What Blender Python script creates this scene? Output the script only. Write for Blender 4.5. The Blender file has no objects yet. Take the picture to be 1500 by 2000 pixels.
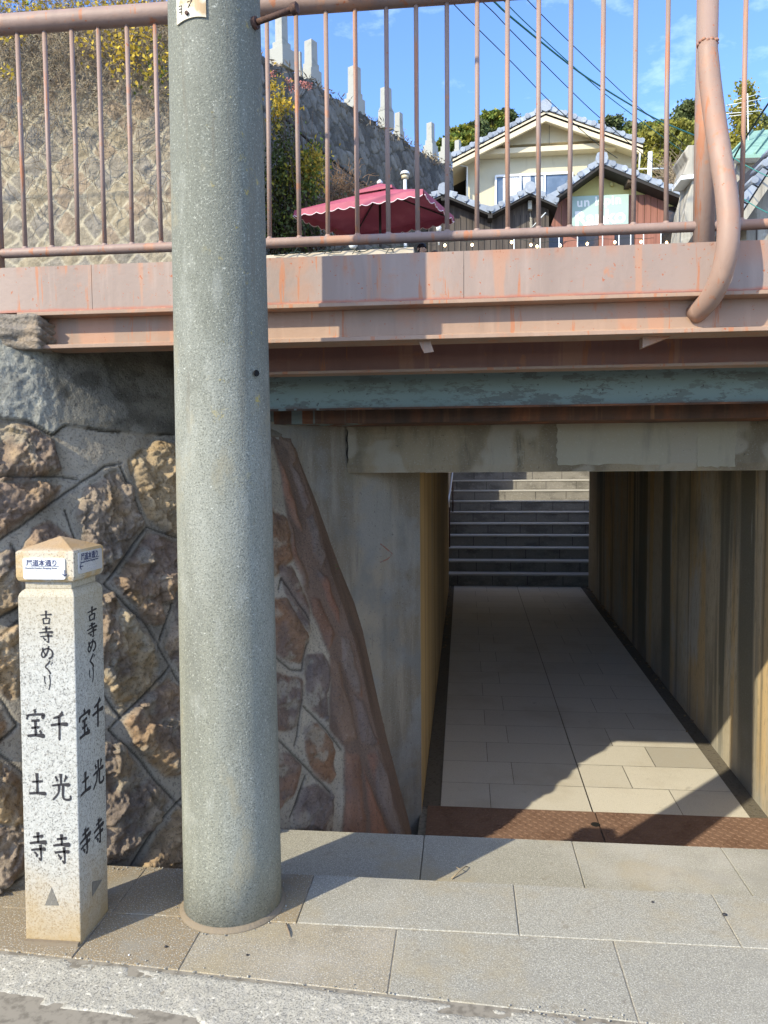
import bpy, bmesh, math, random
import numpy as np
from mathutils import Vector, Matrix

random.seed(7); rng = np.random.default_rng(11)
SC = bpy.context.scene
COL = SC.collection

# ------------------------------------------------------------------ camera
FPX, CX, CY = 1500.0, 750.0, 1000.0
EYE = np.array([0.0, 0.0, 1.6])
_n = np.array([156.0, -95.0, FPX]); _n /= np.linalg.norm(_n)
_d = np.array([200.0, 24000.0, FPX]); _d -= _n * (_d @ _n); _d /= np.linalg.norm(_d)
_r = np.cross(_d, _n)
RC = np.stack([_r, _n, -_d])                 # photo axes (right, down, forward) -> world
cam = bpy.data.cameras.new('camera'); camo = bpy.data.objects.new('camera', cam); COL.objects.link(camo)
cam.sensor_fit = 'VERTICAL'; cam.sensor_height = 24.0; cam.lens = 18.0
cam.clip_start = 0.05; cam.clip_end = 2000
mw = Matrix.Identity(4)
for i in range(3):
    mw[i][0] = RC[i, 0]; mw[i][1] = -RC[i, 1]; mw[i][2] = -RC[i, 2]; mw[i][3] = EYE[i]
camo.matrix_world = mw
SC.camera = camo

def ray(u, v): return RC @ np.array([u - CX, v - CY, FPX])
def at(u, v, Y):
    k = ray(u, v); return Vector(EYE + k * (Y / k[1]))
def atZ(u, v, Z):
    k = ray(u, v); return Vector(EYE + k * ((Z - EYE[2]) / k[2]))
def atX(u, v, X):
    k = ray(u, v); return Vector(EYE + k * (X / k[0]))

# ------------------------------------------------------------------ light
SUN_EL, SUN_AZ = 32.6, 43.0
w = bpy.data.worlds.new('World'); SC.world = w; w.use_nodes = True
nt = w.node_tree; nt.nodes.clear()
sky = nt.nodes.new('ShaderNodeTexSky'); sky.sky_type = 'NISHITA'; sky.sun_disc = False
sky.sun_elevation = math.radians(SUN_EL); sky.sun_rotation = math.radians(180 + SUN_AZ)
sky.air_density = 1.0; sky.dust_density = 0.35; sky.ozone_density = 4.0; sky.altitude = 100
bg = nt.nodes.new('ShaderNodeBackground'); bg.inputs['Strength'].default_value = SKY = 0.15
# thin wisps of cloud, part of the sky itself
tc = nt.nodes.new('ShaderNodeTexCoord'); mp = nt.nodes.new('ShaderNodeMapping')
mp.inputs['Scale'].default_value = (2.2, 2.2, 5.0); mp.inputs['Location'].default_value = (0.35, 0.2, 0.1)
nz = nt.nodes.new('ShaderNodeTexNoise'); nz.inputs['Scale'].default_value = 2.6; nz.inputs['Detail'].default_value = 7; nz.inputs['Roughness'].default_value = 0.62
mr = nt.nodes.new('ShaderNodeMapRange'); mr.inputs['From Min'].default_value = 0.52; mr.inputs['From Max'].default_value = 0.85; mr.inputs['To Max'].default_value = 0.55
mx = nt.nodes.new('ShaderNodeMix'); mx.data_type = 'RGBA'; mx.inputs['B'].default_value = (7.5, 8.0, 8.8, 1)
out = nt.nodes.new('ShaderNodeOutputWorld')
L = nt.links.new
L(tc.outputs['Generated'], mp.inputs['Vector']); L(mp.outputs[0], nz.inputs['Vector']); L(nz.outputs['Fac'], mr.inputs['Value'])
L(mr.outputs[0], mx.inputs['Factor']); L(sky.outputs[0], mx.inputs['A']); tn = nt.nodes.new('ShaderNodeMix'); tn.data_type = 'RGBA'; tn.blend_type = 'MULTIPLY'; tn.inputs['Factor'].default_value = 1.0; tn.inputs['B'].default_value = (.74, .84, 1.04, 1)
# unseen cloud bank added in the southern sky as fill light for the shade
sp = nt.nodes.new('ShaderNodeSeparateXYZ'); L(tc.outputs['Generated'], sp.inputs[0])
n2 = nt.nodes.new('ShaderNodeTexNoise'); n2.inputs['Scale'].default_value = 2.2; n2.inputs['Detail'].default_value = 6; L(tc.outputs['Generated'], n2.inputs['Vector'])
r2 = nt.nodes.new('ShaderNodeMapRange'); r2.interpolation_type = 'SMOOTHSTEP'; r2.inputs['From Min'].default_value = .47; r2.inputs['From Max'].default_value = .66; L(n2.outputs['Fac'], r2.inputs['Value'])
r3 = nt.nodes.new('ShaderNodeMapRange'); r3.interpolation_type = 'SMOOTHSTEP'; r3.inputs['From Min'].default_value = .0; r3.inputs['From Max'].default_value = -.35; L(sp.outputs['Y'], r3.inputs['Value'])
m2 = nt.nodes.new('ShaderNodeMath'); m2.operation = 'MULTIPLY'; L(r2.outputs[0], m2.inputs[0]); L(r3.outputs[0], m2.inputs[1])
cl_ = nt.nodes.new('ShaderNodeMix'); cl_.data_type = 'RGBA'; cl_.inputs['B'].default_value = (6.4, 6.7, 7.2, 1); L(m2.outputs[0], cl_.inputs['Factor'])
L(tn.outputs['Result'], cl_.inputs['A'])
L(mx.outputs['Result'], tn.inputs['A']); L(cl_.outputs['Result'], bg.inputs['Color']); L(bg.outputs[0], out.inputs[0])
_e, _a = math.radians(SUN_EL), math.radians(SUN_AZ)
SD = Vector((math.sin(_a) * math.cos(_e), math.cos(_a) * math.cos(_e), -math.sin(_e)))
sl = bpy.data.lights.new('sun', 'SUN'); sl.energy = 2.6; sl.angle = math.radians(0.5); sl.color = (1.0, 0.90, 0.68)
so = bpy.data.objects.new('sun', sl); COL.objects.link(so); so.rotation_euler = SD.to_track_quat('-Z', 'Y').to_euler(); so.location = (-8, -8, 12)
SC.view_settings.view_transform = 'Standard'; SC.view_settings.look = 'None'; SC.view_settings.gamma = 1.0
SC.view_settings.exposure = 1.34
SC.render.engine = 'CYCLES'
SC.cycles.max_bounces = 14; SC.cycles.diffuse_bounces = 10; SC.cycles.transparent_max_bounces = 8

# ------------------------------------------------------------------ materials
def surf(name, base, layers=(), rough=0.8, bumps=(), metal=0.0, spec=0.3, island=0.0, emit=None, alpha=None, trans=0.0):
    """procedural material: a base colour, then noise-masked layers of stain / fleck / wear, then bump."""
    m = bpy.data.materials.new(name); m.use_nodes = True
    rnd = random.Random(sum((i + 1) * ord(ch) for i, ch in enumerate(name)))
    nt = m.node_tree; N = nt.nodes; L = nt.links.new
    p = N['Principled BSDF']; p.inputs['Roughness'].default_value = rough; p.inputs['Metallic'].default_value = metal
    p.inputs['Specular IOR Level'].default_value = spec
    tc = N.new('ShaderNodeTexCoord'); obj = tc.outputs['Object']
    sep = None
    if base == 'attr':
        a = N.new('ShaderNodeAttribute'); a.attribute_name = 'col'; cur = a.outputs['Color']
    else:
        c = N.new('ShaderNodeRGB'); c.outputs[0].default_value = (*base, 1); cur = c.outputs[0]
        a = None
    def tex(l):
        mp = N.new('ShaderNodeMapping'); s = l.get('s', 5.0)
        mp.inputs['Scale'].default_value = s if isinstance(s, tuple) else (s, s, s)
        mp.inputs['Location'].default_value = l.get('o', (rnd.uniform(0, 9), rnd.uniform(0, 9), rnd.uniform(0, 9)))
        if 'rot' in l: mp.inputs['Rotation'].default_value = l['rot']
        L(obj, mp.inputs['Vector'])
        if l.get('t', 'noise') == 'noise':
            t = N.new('ShaderNodeTexNoise'); t.inputs['Scale'].default_value = 1; t.inputs['Detail'].default_value = l.get('d', 5); t.inputs['Roughness'].default_value = l.get('r', 0.6)
            t.inputs['Distortion'].default_value = l.get('dist', 0)
            L(mp.outputs[0], t.inputs['Vector']); return t.outputs['Fac']
        t = N.new('ShaderNodeTexVoronoi'); t.inputs['Scale'].default_value = 1; t.feature = l.get('f', 'F1')
        L(mp.outputs[0], t.inputs['Vector']); return t.outputs['Distance']
    for l in layers:
        if l.get('t') == 'axis':
            if sep is None:
                sep = N.new('ShaderNodeSeparateXYZ'); L(obj, sep.inputs[0])
            f = sep.outputs['XYZ'.index(l['ax'])]
        elif l.get('t') == 'colour':
            f = None
        else:
            f = tex(l)
        if f is not None:
            mr = N.new('ShaderNodeMapRange'); mr.interpolation_type = 'SMOOTHSTEP'
            mr.inputs['From Min'].default_value = l['lo']; mr.inputs['From Max'].default_value = l['hi']; mr.inputs['To Max'].default_value = l.get('a', 1.0)
            if l.get('wob'):
                n2 = tex(dict(s=l.get('ws', 6.0), d=4)); ad = N.new('ShaderNodeMath'); ad.operation = 'MULTIPLY_ADD'
                L(n2, ad.inputs[0]); ad.inputs[1].default_value = l['wob']; L(f, ad.inputs[2]); f = ad.outputs[0]
            L(f, mr.inputs['Value']); f = mr.outputs[0]
        for k, ax in (('zr', 'Z'), ('xr', 'X'), ('yr', 'Y')):
            if k in l:
                if sep is None:
                    sep = N.new('ShaderNodeSeparateXYZ'); L(obj, sep.inputs[0])
                r2 = N.new('ShaderNodeMapRange'); r2.interpolation_type = 'SMOOTHSTEP'
                r2.inputs['From Min'].default_value = l[k][0]; r2.inputs['From Max'].default_value = l[k][1]
                L(sep.outputs[ax], r2.inputs['Value']); mu = N.new('ShaderNodeMath'); mu.operation = 'MULTIPLY'
                L(f, mu.inputs[0]); L(r2.outputs[0], mu.inputs[1]); f = mu.outputs[0]
        mx = N.new('ShaderNodeMix'); mx.data_type = 'RGBA'; mx.blend_type = l.get('mode', 'MIX')
        L(f, mx.inputs['Factor']); L(cur, mx.inputs['A']); mx.inputs['B'].default_value = (*l['c'], 1); cur = mx.outputs['Result']
    if island:
        g = N.new('ShaderNodeNewGeometry'); h = N.new('ShaderNodeHueSaturation')
        r = N.new('ShaderNodeMapRange'); r.inputs['To Min'].default_value = 1 - island; r.inputs['To Max'].default_value = 1 + island
        L(g.outputs['Random Per Island'], r.inputs['Value']); L(r.outputs[0], h.inputs['Value']); L(cur, h.inputs['Color']); cur = h.outputs[0]
    L(cur, p.inputs['Base Color'])
    if bumps:
        tot = None
        for b in bumps:
            f = tex(b); mu = N.new('ShaderNodeMath'); mu.operation = 'MULTIPLY'; L(f, mu.inputs[0]); mu.inputs[1].default_value = b['h']
            if tot is None: tot = mu.outputs[0]
            else:
                ad = N.new('ShaderNodeMath'); ad.operation = 'ADD'; L(tot, ad.inputs[0]); L(mu.outputs[0], ad.inputs[1]); tot = ad.outputs[0]
        bp = N.new('ShaderNodeBump'); bp.inputs['Strength'].default_value = 1.0; bp.inputs['Distance'].default_value = 1.0
        L(tot, bp.inputs['Height']); L(bp.outputs[0], p.inputs['Normal'])
    if emit:
        p.inputs['Emission Color'].default_value = (*emit[:3], 1); p.inputs['Emission Strength'].default_value = emit[3]
    if trans:
        tr = N.new('ShaderNodeBsdfTranslucent'); ms = N.new('ShaderNodeMixShader'); ms.inputs[0].default_value = trans
        o = N['Material Output']; L(cur, tr.inputs['Color']); L(p.outputs[0], ms.inputs[1]); L(tr.outputs[0], ms.inputs[2]); L(ms.outputs[0], o.inputs['Surface'])
    return m

M = {}
FL = lambda s, lo, hi, c, a=1.0, **k: dict(s=s, lo=lo, hi=hi, c=c, a=a, **k)
M['pole'] = surf('pole_concrete', (.225, .228, .185), [
    dict(t='axis', ax='Z', lo=1.9, hi=2.25, c=(.155, .165, .14), a=.6, wob=.5, ws=5.0), FL((7, 7, .35), .52, .66, (.15, .155, .13), .5, d=5), FL((3, 3, 1.1), .42, .68, (.29, .30, .265), .75), FL((9, 9, 4), .5, .7, (.17, .175, .15), .5), FL(190, .50, .64, (.115, .12, .10), .75, d=2), FL(150, .57, .69, (.38, .385, .33), .7, d=2), FL(75, .70, .75, (.52, .53, .47), .7, d=2),
    FL(13, .585, .66, (.40, .31, .07), .75, d=12, r=.75, zr=(1.45, 1.75), xr=(-.02, .06)), FL((14, 14, 5), .56, .7, (.36, .37, .33), .3, d=7), FL((22, 22, 1.2), .6, .68, (.15, .14, .11), .45, d=6), FL((5, 5, 2.5), .58, .66, (.27, .245, .17), .5, d=8)],
    rough=.9, bumps=[dict(s=150, d=3, h=.0022), dict(s=14, d=4, h=.002)])
M['mortar'] = surf('pole_mortar', (.21, .17, .12), [FL(60, .5, .7, (.2, .17, .13), .6)], rough=.95, bumps=[dict(s=60, d=4, h=.003)])
M['granite_post'] = surf('post_granite', (.405, .405, .375), [
    FL(190, .53, .62, (.13, .13, .125), .85, d=2), FL(90, .42, .62, (.55, .55, .52), .45, d=3), FL(110, .62, .7, (.22, .2, .17), .6, d=1),
    dict(t='axis', ax='Z', lo=.50, hi=.06, c=(.35, .23, .08), a=.85, wob=.28, ws=9.0),
    dict(t='axis', ax='Z', lo=1.0, hi=1.32, c=(.44, .36, .22), a=.5, wob=.2, ws=11.0)], rough=.75, bumps=[dict(s=140, d=3, h=.0015)])
M['granite_cap'] = surf('cap_granite', (.5, .45, .36), [
    FL(150, .56, .66, (.15, .13, .11), .8, d=2), FL(9, .42, .62, (.46, .31, .13), .8), dict(t='axis', ax='Z', lo=1.322, hi=1.345, c=(.35, .225, .11), a=.8, wob=.012, ws=30.0)], rough=.75, bumps=[dict(s=120, d=3, h=.002)])
M['ink'] = surf('carved_ink', (.035, .033, .036), [FL(80, .6, .75, (.2, .19, .18), .5)], rough=.6)
M['arrow'] = surf('carved_arrow', (.16, .15, .13), [FL(80, .5, .75, (.3, .28, .24), .6)], rough=.85, bumps=[dict(s=150, d=2, h=.002)])
M['plate'] = surf('sign_plate_white', (.80, .80, .80), [FL(30, .6, .8, (.7, .7, .7), .4)], rough=.32, spec=.5, metal=.45)
M['plate_edge'] = surf('sign_plate_edge', (.5, .5, .5), rough=.4)
M['plate_ink'] = surf('sign_plate_ink', (.05, .06, .13), rough=.5)
M['plate_grey'] = surf('sign_plate_grey_ink', (.5, .5, .54), rough=.5)
M['slab'] = surf('granite_paving', 'attr', [
    FL(230, .44, .58, (.20, .19, .165), .7, d=3), FL(190, .55, .66, (.60, .585, .52), .75, d=3), FL(95, .58, .68, (.21, .20, .17), .5, d=2), FL(1.8, .48, .68, (.34, .275, .16), .6, d=8), FL(3.1, .55, .68, (.27, .26, .225), .55, d=8), FL(12, .63, .70, (.22, .19, .14), .5, d=7),
    FL(.9, .5, .7, (.52, .50, .46), .4, d=4), FL(26, .7, .76, (.12, .1, .08), .5, d=3)], rough=.85, bumps=[dict(s=220, d=3, h=.0016), dict(s=7, d=3, h=.002)])
M['joint'] = surf('joint_grout', (.26, .235, .19), [FL(30, .45, .65, (.14, .125, .1), .8)], rough=.95)
M['kerb'] = surf('kerb_concrete', (.40, .38, .32), [
    FL(150, .5, .62, (.16, .155, .14), .8, d=3), FL(60, .58, .68, (.66, .63, .54), .85, d=4), FL(3, .5, .65, (.29, .27, .22), .5), FL(11, .58, .7, (.5, .47, .4), .5)],
    rough=.95, bumps=[dict(s=110, d=4, h=.003), dict(s=30, d=4, h=.003)])
M['asphalt'] = surf('asphalt', (.09, .09, .09), [FL(130, .5, .65, (.2, .2, .2), .7, d=2), FL(40, .6, .7, (.04, .04, .04), .7)], rough=.9, bumps=[dict(s=120, d=3, h=.006)])
M['floor'] = surf('tunnel_paving', 'attr', [
    FL(200, .52, .66, (.3, .28, .25), .5, d=2), FL(160, .6, .7, (.5, .48, .44), .5, d=2), FL(1.4, .5, .72, (.38, .335, .26), .5, d=6), FL((9, 9, 9), .66, .75, (.2, .18, .15), .35)],
    rough=.8, bumps=[dict(s=200, d=3, h=.001), dict(s=6, d=3, h=.001)])
M['gutter'] = surf('gutter_grime', (.13, .115, .09), [FL(40, .5, .7, (.06, .05, .04), .7)], rough=.95, bumps=[dict(s=50, d=4, h=.01)])
M['litter'] = surf('leaf_litter', (.19, .13, .07), [FL(20, .5, .6, (.34, .27, .17), .8)], rough=.9, island=.45)
M['stone'] = surf('rubble_stone', 'attr', [
    FL(85, .52, .64, (.05, .04, .035), .45, d=4), FL(140, .62, .72, (.5, .44, .34), .35, d=3), FL(5, .5, .68, (.10, .09, .085), .35, d=6)],
    rough=.95, spec=.15, bumps=[dict(s=120, d=4, h=.004), dict(s=34, d=5, h=.005)])
M['capstone'] = surf('capstone_concrete', (.23, .2, .165), [FL(70, .5, .65, (.1, .09, .08), .6), FL(12, .5, .62, (.34, .26, .18), .6)], rough=.95, bumps=[dict(s=60, d=5, h=.012), dict(s=14, d=4, h=.012)])
M['concrete'] = surf('facade_concrete', (.285, .255, .20), [
    FL((3, 3, .35), .45, .6, (.15, .13, .10), .8, d=7), FL((9, 9, .8), .55, .66, (.12, .105, .085), .6, d=7, r=.7), FL(1.7, .5, .62, (.23, .24, .235), .7, d=7), FL((5, 5, .9), .52, .64, (.30, .29, .25), .5), FL(120, .55, .68, (.32, .31, .29), .5, d=3), FL(2.2, .5, .7, (.16, .17, .17), .7, d=6),
    FL((2.5, 2.5, 2.5), .55, .65, (.21, .20, .145), .5, zr=(1.4, 1.6)), FL(60, .62, .7, (.06, .055, .05), .6, d=5)],
    rough=.9, bumps=[dict(s=90, d=4, h=.003), dict(s=9, d=4, h=.004)])
M['lintel'] = surf('lintel_concrete', (.255, .212, .14), [
    FL((3.5, 3.5, 1.2), .46, .62, (.15, .125, .085), .85, d=7), FL((11, 11, 1.5), .56, .66, (.10, .085, .06), .7, d=7, r=.7), FL(3, .5, .56, (.31, .285, .225), .7, d=2), FL(100, .56, .7, (.33, .31, .27), .4, d=3), FL(40, .64, .72, (.05, .045, .04), .7, d=6)],
    rough=.9, bumps=[dict(s=80, d=4, h=.004), dict(s=12, d=4, h=.005)])
M['soffit'] = surf('limewashed_soffit', (.72, .69, .6), [FL(2, .45, .7, (.6, .56, .47), .7, d=6)], rough=.9)  # unseen ceiling sheet, made pale to bounce light into the tunnel
M['patch'] = surf('repair_patch', (.30, .272, .20), [FL((8, 8, 1.2), .5, .68, (.2, .185, .145), .7, d=6), FL(90, .58, .7, (.38, .36, .31), .4)], rough=.9, bumps=[dict(s=60, d=4, h=.003)])
M['wall_in'] = surf('tunnel_wall', (.44, .37, .255), [
    FL((1, 1.1, .5), .42, .62, (.27, .235, .165), .85, d=6), FL((1, 2.3, .09), .54, .60, (.50, .35, .17), .8, d=3, dist=.4), FL((1, 1.5, .7), .52, .66, (.37, .375, .345), .8, d=7),
    FL((1, 2.1, .07), .50, .59, (.095, .092, .07), .85, d=3, dist=.5), FL((1, 5.5, .4), .58, .68, (.12, .115, .085), .8, d=7, r=.7, dist=.6), FL((1, 9, .8), .62, .68, (.45, .41, .33), .6, d=6),
    FL((1, .9, .35), .5, .62, (.13, .125, .10), .75, d=6, zr=(.2, 1.5)), FL((30, 60, 9), .55, .66, (.14, .14, .09), .6, d=6), FL(90, .58, .7, (.42, .40, .35), .35, d=3),
    dict(t='axis', ax='Z', lo=.25, hi=-.55, c=(.35, .335, .295), a=.5, wob=.7, ws=3.0)],
    rough=.9, bumps=[dict(s=80, d=4, h=.003), dict(s=(1, 12, .4), d=4, h=.006)])
M['wall_jamb'] = surf('tunnel_wall_ochre', (.46, .34, .18), [
    FL((1, 6, .10), .44, .58, (.30, .22, .12), .9, d=4), FL((1, 18, .12), .54, .6, (.45, .31, .12), .9, d=4), FL((1, 26, .2), .6, .66, (.07, .05, .03), .8, d=4), FL((1, 3, .2), .55, .7, (.3, .27, .2), .7)],
    rough=.9, bumps=[dict(s=(1, 14, .4), d=4, h=.006)])
RUST = (.36, .10, .035)
def painted(name, c, **k):
    c2 = tuple(x * .82 for x in c); c3 = tuple(min(1, x * 1.18) for x in c)
    return surf(name, c, [FL((1.2, 1.2, .7), .42, .66, c2, .8, d=6), FL((6, 6, .8), .5, .68, tuple(x * .72 for x in c), .45, d=6), FL((14, 14, 1.4), .53, .70, c3, .5, d=5), FL((3, 3, 3), .58, .68, (c[0] * 1.12, c[1] * .86, c[2] * .7), .55, d=8), FL((26, 26, 2.2), .60, .65, (.40, .15, .065), .75, d=6), FL((5.5, 5.5, .4), .575, .62, (.43, .22, .13), .6, d=5),
                          FL(55, .655, .69, RUST, .9, d=5), FL(9, .61, .68, (.42, .18, .09), .65, d=8)] + list(k.get('extra', ())), rough=.55, spec=.35, bumps=[dict(s=40, d=4, h=.0012)])
PINK = (.315, .238, .20)
M['pink'] = painted('pink_paint', PINK, extra=[FL((9, 9, .8), .5, .58, (.40, .18, .10), .42, d=5, zr=(2.39, 2.455)), FL((4, 4, .5), .57, .62, (.40, .19, .11), .55, d=4, zr=(2.33, 2.42)), FL(30, .6, .66, (.25, .09, .04), .8, d=5, zr=(2.42, 2.45)),dict(t='axis', ax='Z', lo=2.288, hi=2.268, c=(.40, .115, .06), a=.9, wob=.018, ws=14.0)])
M['pink_rail'] = painted('pink_rail_paint', (.305, .215, .18))
M['pink_beam'] = painted('pink_beam_paint', (.34, .23, .165))
M['red_beam'] = painted('red_oxide_paint', (.285, .14, .105))
M['teal'] = surf('peeling_teal_paint', (.205, .27, .25), [
    FL((4, 4, 12), .52, .56, (.115, .125, .112), .75, d=10, r=.75), FL((2, 2, 3), .5, .7, (.19, .26, .24), .5), FL(38, .62, .66, (.06, .05, .045), .9, d=7, r=.7),
    dict(t='axis', ax='Z', lo=1.92, hi=1.88, c=(.17, .07, .04), a=.8, wob=.03, ws=22.0)], rough=.6, bumps=[dict(s=(3, 3, 7), d=9, h=.004)])
M['rust_band'] = surf('rusted_band', (.105, .06, .042), [
    FL((5, 5, 1.4), .42, .68, (.27, .10, .045), .85, d=8), FL((16, 16, .8), .56, .72, (.36, .19, .09), .6, d=6), FL((1.6, 1.6, .4), .5, .6, (.05, .038, .032), .7, d=6),
    dict(s=(9, 9, .3), lo=.48, hi=.52, c=(.17, .22, .215), a=.85, d=3, xr=(-.55, -.6))], rough=.85, bumps=[dict(s=40, d=5, h=.003)])
M['under'] = surf('deck_underside', (.12, .105, .09), [FL(6, .5, .7, (.13, .09, .07), .6)], rough=.9)
M['rust_iron'] = surf('rusty_iron', (.085, .05, .04), [FL(60, .5, .65, (.19, .10, .065), .7, d=5)], rough=.8, metal=.2, bumps=[dict(s=90, d=4, h=.002)])
M['chequer'] = surf('rusty_chequer_steel', (.195, .12, .085), [FL(5, .45, .65, (.14, .08, .055), .7, d=6), FL(70, .55, .7, (.29, .19, .13), .6, d=4), FL(11, .68, .72, (.55, .5, .42), .8, d=5, xr=(1.4, 1.8))], rough=.75, metal=.15, bumps=[dict(s=120, d=3, h=.001)])
M['black'] = surf('black_hole', (.01, .01, .01), rough=.9)
M['tag_plate'] = surf('number_plate_cream', (.6, .56, .44), [FL(12, .5, .64, (.36, .22, .09), .8, d=6)], rough=.5)
M['relief'] = surf('masonry_far', 'attr', [FL(9, .5, .66, (.1, .09, .075), .3, d=6), FL(30, .55, .7, (.55, .5, .42), .25, d=4)], rough=.95, bumps=[dict(s=16, d=5, h=.02)])
M['gravestone'] = surf('pale_gravestone', (.32, .325, .30), [FL(3, .5, .7, (.22, .225, .20), .7, d=6), FL(40, .55, .7, (.44, .44, .42), .5)], rough=.7)
M['steel_grey'] = surf('galvanised', (.5, .53, .56), [FL(20, .5, .7, (.4, .42, .44), .6)], rough=.4, metal=.7)
M['white_metal'] = surf('white_metal', (.72, .76, .78), [FL(9, .55, .7, (.55, .57, .56), .6)], rough=.4)
M['canopy'] = surf('crimson_fabric', (.32, .062, .105), [FL(4, .45, .7, (.40, .10, .15), .6)], rough=.7, trans=.04, spec=.6)
M['canopy_edge'] = surf('pale_piping', (.75, .62, .64), rough=.8)
M['cream'] = surf('cream_render', (.58, .53, .39), [FL(1.2, .45, .7, (.5, .45, .32), .6, d=6), FL((6, 6, .6), .58, .7, (.42, .37, .26), .4, d=5)], rough=.9, bumps=[dict(s=30, d=4, h=.004)])
M['cream_trim'] = surf('cream_trim', (.66, .58, .42), [FL((2, 2, 2), .5, .7, (.56, .49, .35), .5)], rough=.8)
M['yellow'] = surf('yellow_render', (.62, .56, .23), [FL(1.6, .45, .7, (.55, .5, .22), .6, d=6)], rough=.9, bumps=[dict(s=30, d=4, h=.004)])
M['kawara'] = surf('grey_roof_tile', (.30, .34, .40), [FL(5, .45, .65, (.22, .25, .30), .7, d=5), FL(16, .58, .7, (.45, .49, .54), .6)], rough=.42, spec=.5, island=.22)
M['dark_trim'] = surf('dark_timber_trim', (.035, .032, .03), rough=.7)
M['dark_wood'] = surf('weathered_dark_boards', (.10, .085, .075), [FL((10, 10, .5), .45, .65, (.055, .045, .04), .8, d=5), FL((20, 20, .7), .55, .7, (.2, .17, .14), .6, d=5)], rough=.85, bumps=[dict(s=(14, 14, .4), d=4, h=.01)])
M['red_wood'] = surf('red_brown_boards', (.30, .135, .10), [FL((8, 8, .4), .45, .65, (.2, .09, .07), .8, d=5)], rough=.8, bumps=[dict(s=(14, 14, .4), d=4, h=.01)])
M['orange_wood'] = surf('varnished_wood', (.42, .19, .07), [FL((14, 14, .8), .5, .7, (.3, .13, .045), .7)], rough=.5)
M['sign_board'] = surf('mint_sign_board', (.40, .53, .485), [FL(3, .5, .7, (.32, .45, .42), .5)], rough=.6)
M['sign_white'] = surf('white_lettering', (.88, .88, .86), rough=.6)
M['glass'] = surf('window_glass', (.10, .14, .2), [FL(2, .45, .65, (.17, .22, .3), .6)], rough=.08, spec=.8)
M['dark_glass'] = surf('dark_interior_glass', (.025, .022, .022), [FL(3, .5, .6, (.08, .05, .035), .7)], rough=.1, spec=.6)
M['curtain'] = surf('white_curtain', (.74, .76, .8), [FL((16, 16, .5), .45, .65, (.52, .55, .62), .6)], rough=.9)
M['white_frame'] = surf('white_frame', (.78, .8, .82), rough=.4)
M['bulb'] = surf('lit_bulb', (1, .8, .5), emit=(1, .66, .3, 6.0))
M['cord_dark'] = surf('dark_cord', (.02, .035, .03), rough=.6)
M['cord_green'] = surf('green_cable', (.03, .20, .18), rough=.5)
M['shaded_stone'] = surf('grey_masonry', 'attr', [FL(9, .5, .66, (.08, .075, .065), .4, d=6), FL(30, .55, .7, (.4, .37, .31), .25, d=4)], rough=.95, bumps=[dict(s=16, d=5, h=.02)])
M['terrace'] = surf('terrace_render', (.5, .43, .33), [FL(2, .5, .7, (.42, .36, .27), .6, d=5)], rough=.9)
M['earth'] = surf('earth', (.2, .17, .12), [FL(2, .4, .6, (.12, .13, .06), .7, d=6)], rough=.95, bumps=[dict(s=4, d=5, h=.08)])
M['hill'] = surf('wooded_slope', (.05, .07, .025), [FL(.5, .4, .6, (.09, .1, .03), .7, d=6)], rough=.95)
M['copper'] = surf('verdigris_roof', (.24, .40, .33), [FL(3, .45, .65, (.15, .28, .23), .7, d=6), FL((1, 9, 1), .5, .7, (.35, .5, .42), .5)], rough=.7)
M['weathered'] = surf('bleached_boards', (.38, .36, .31), [FL((7, 7, .5), .45, .62, (.22, .2, .17), .8, d=6), FL(5, .6, .7, (.5, .48, .43), .6)], rough=.9, bumps=[dict(s=(12, 12, 1), d=4, h=.02)])
M['cinder'] = surf('stair_concrete', (.20, .19, .17), [FL((2.5, 2.5, 5), .46, .66, (.10, .095, .085), .8, d=6), FL(30, .55, .7, (.34, .33, .3), .4, d=4)], rough=.9, bumps=[dict(s=40, d=4, h=.004)])
M['tread'] = surf('stair_tread', (.40, .39, .36), [FL(6, .5, .7, (.28, .27, .25), .6, d=5)], rough=.85)
M['bark'] = surf('bark', (.12, .09, .065), [FL((9, 9, 2), .45, .65, (.06, .045, .035), .8)], rough=.95)
M['twig'] = surf('dry_twig', (.29, .235, .16), [FL(3, .45, .6, (.17, .125, .09), .8), FL(2, .6, .7, (.42, .36, .27), .6)], rough=.9, island=.35)
M['leaf_yellow'] = surf('yellow_leaf', (.58, .42, .06), [FL(2.5, .45, .65, (.40, .34, .05), .8)], rough=.7, island=.4, trans=.3)
M['leaf_green'] = surf('green_leaf', (.13, .185, .035), [FL(1.4, .47, .6, (.36, .31, .04), .8)], rough=.65, island=.45, trans=.25)
M['leaf_dark'] = surf('dark_leaf', (.07, .105, .04), [FL(.4, .45, .6, (.11, .13, .045), .8)], rough=.65, island=.45, trans=.2)
M['leaf_olive'] = surf('olive_leaf', (.29, .27, .05), [FL(.8, .45, .6, (.19, .20, .04), .8)], rough=.65, island=.4, trans=.25)
M['leaf_pink'] = surf('pink_seed', (.42, .17, .15), rough=.8, island=.3)
M['sprig'] = surf('fresh_green', (.07, .25, .04), rough=.6, island=.3, trans=.2)
M['skin'] = surf('skin', (.55, .36, .27), rough=.6)
M['hair'] = surf('black_hair', (.012, .011, .012), rough=.45)
M['cloth_dark'] = surf('dark_cloth', (.05, .055, .07), rough=.9)
M['cloth_grey'] = surf('grey_cloth', (.3, .3, .31), rough=.9)

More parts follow.
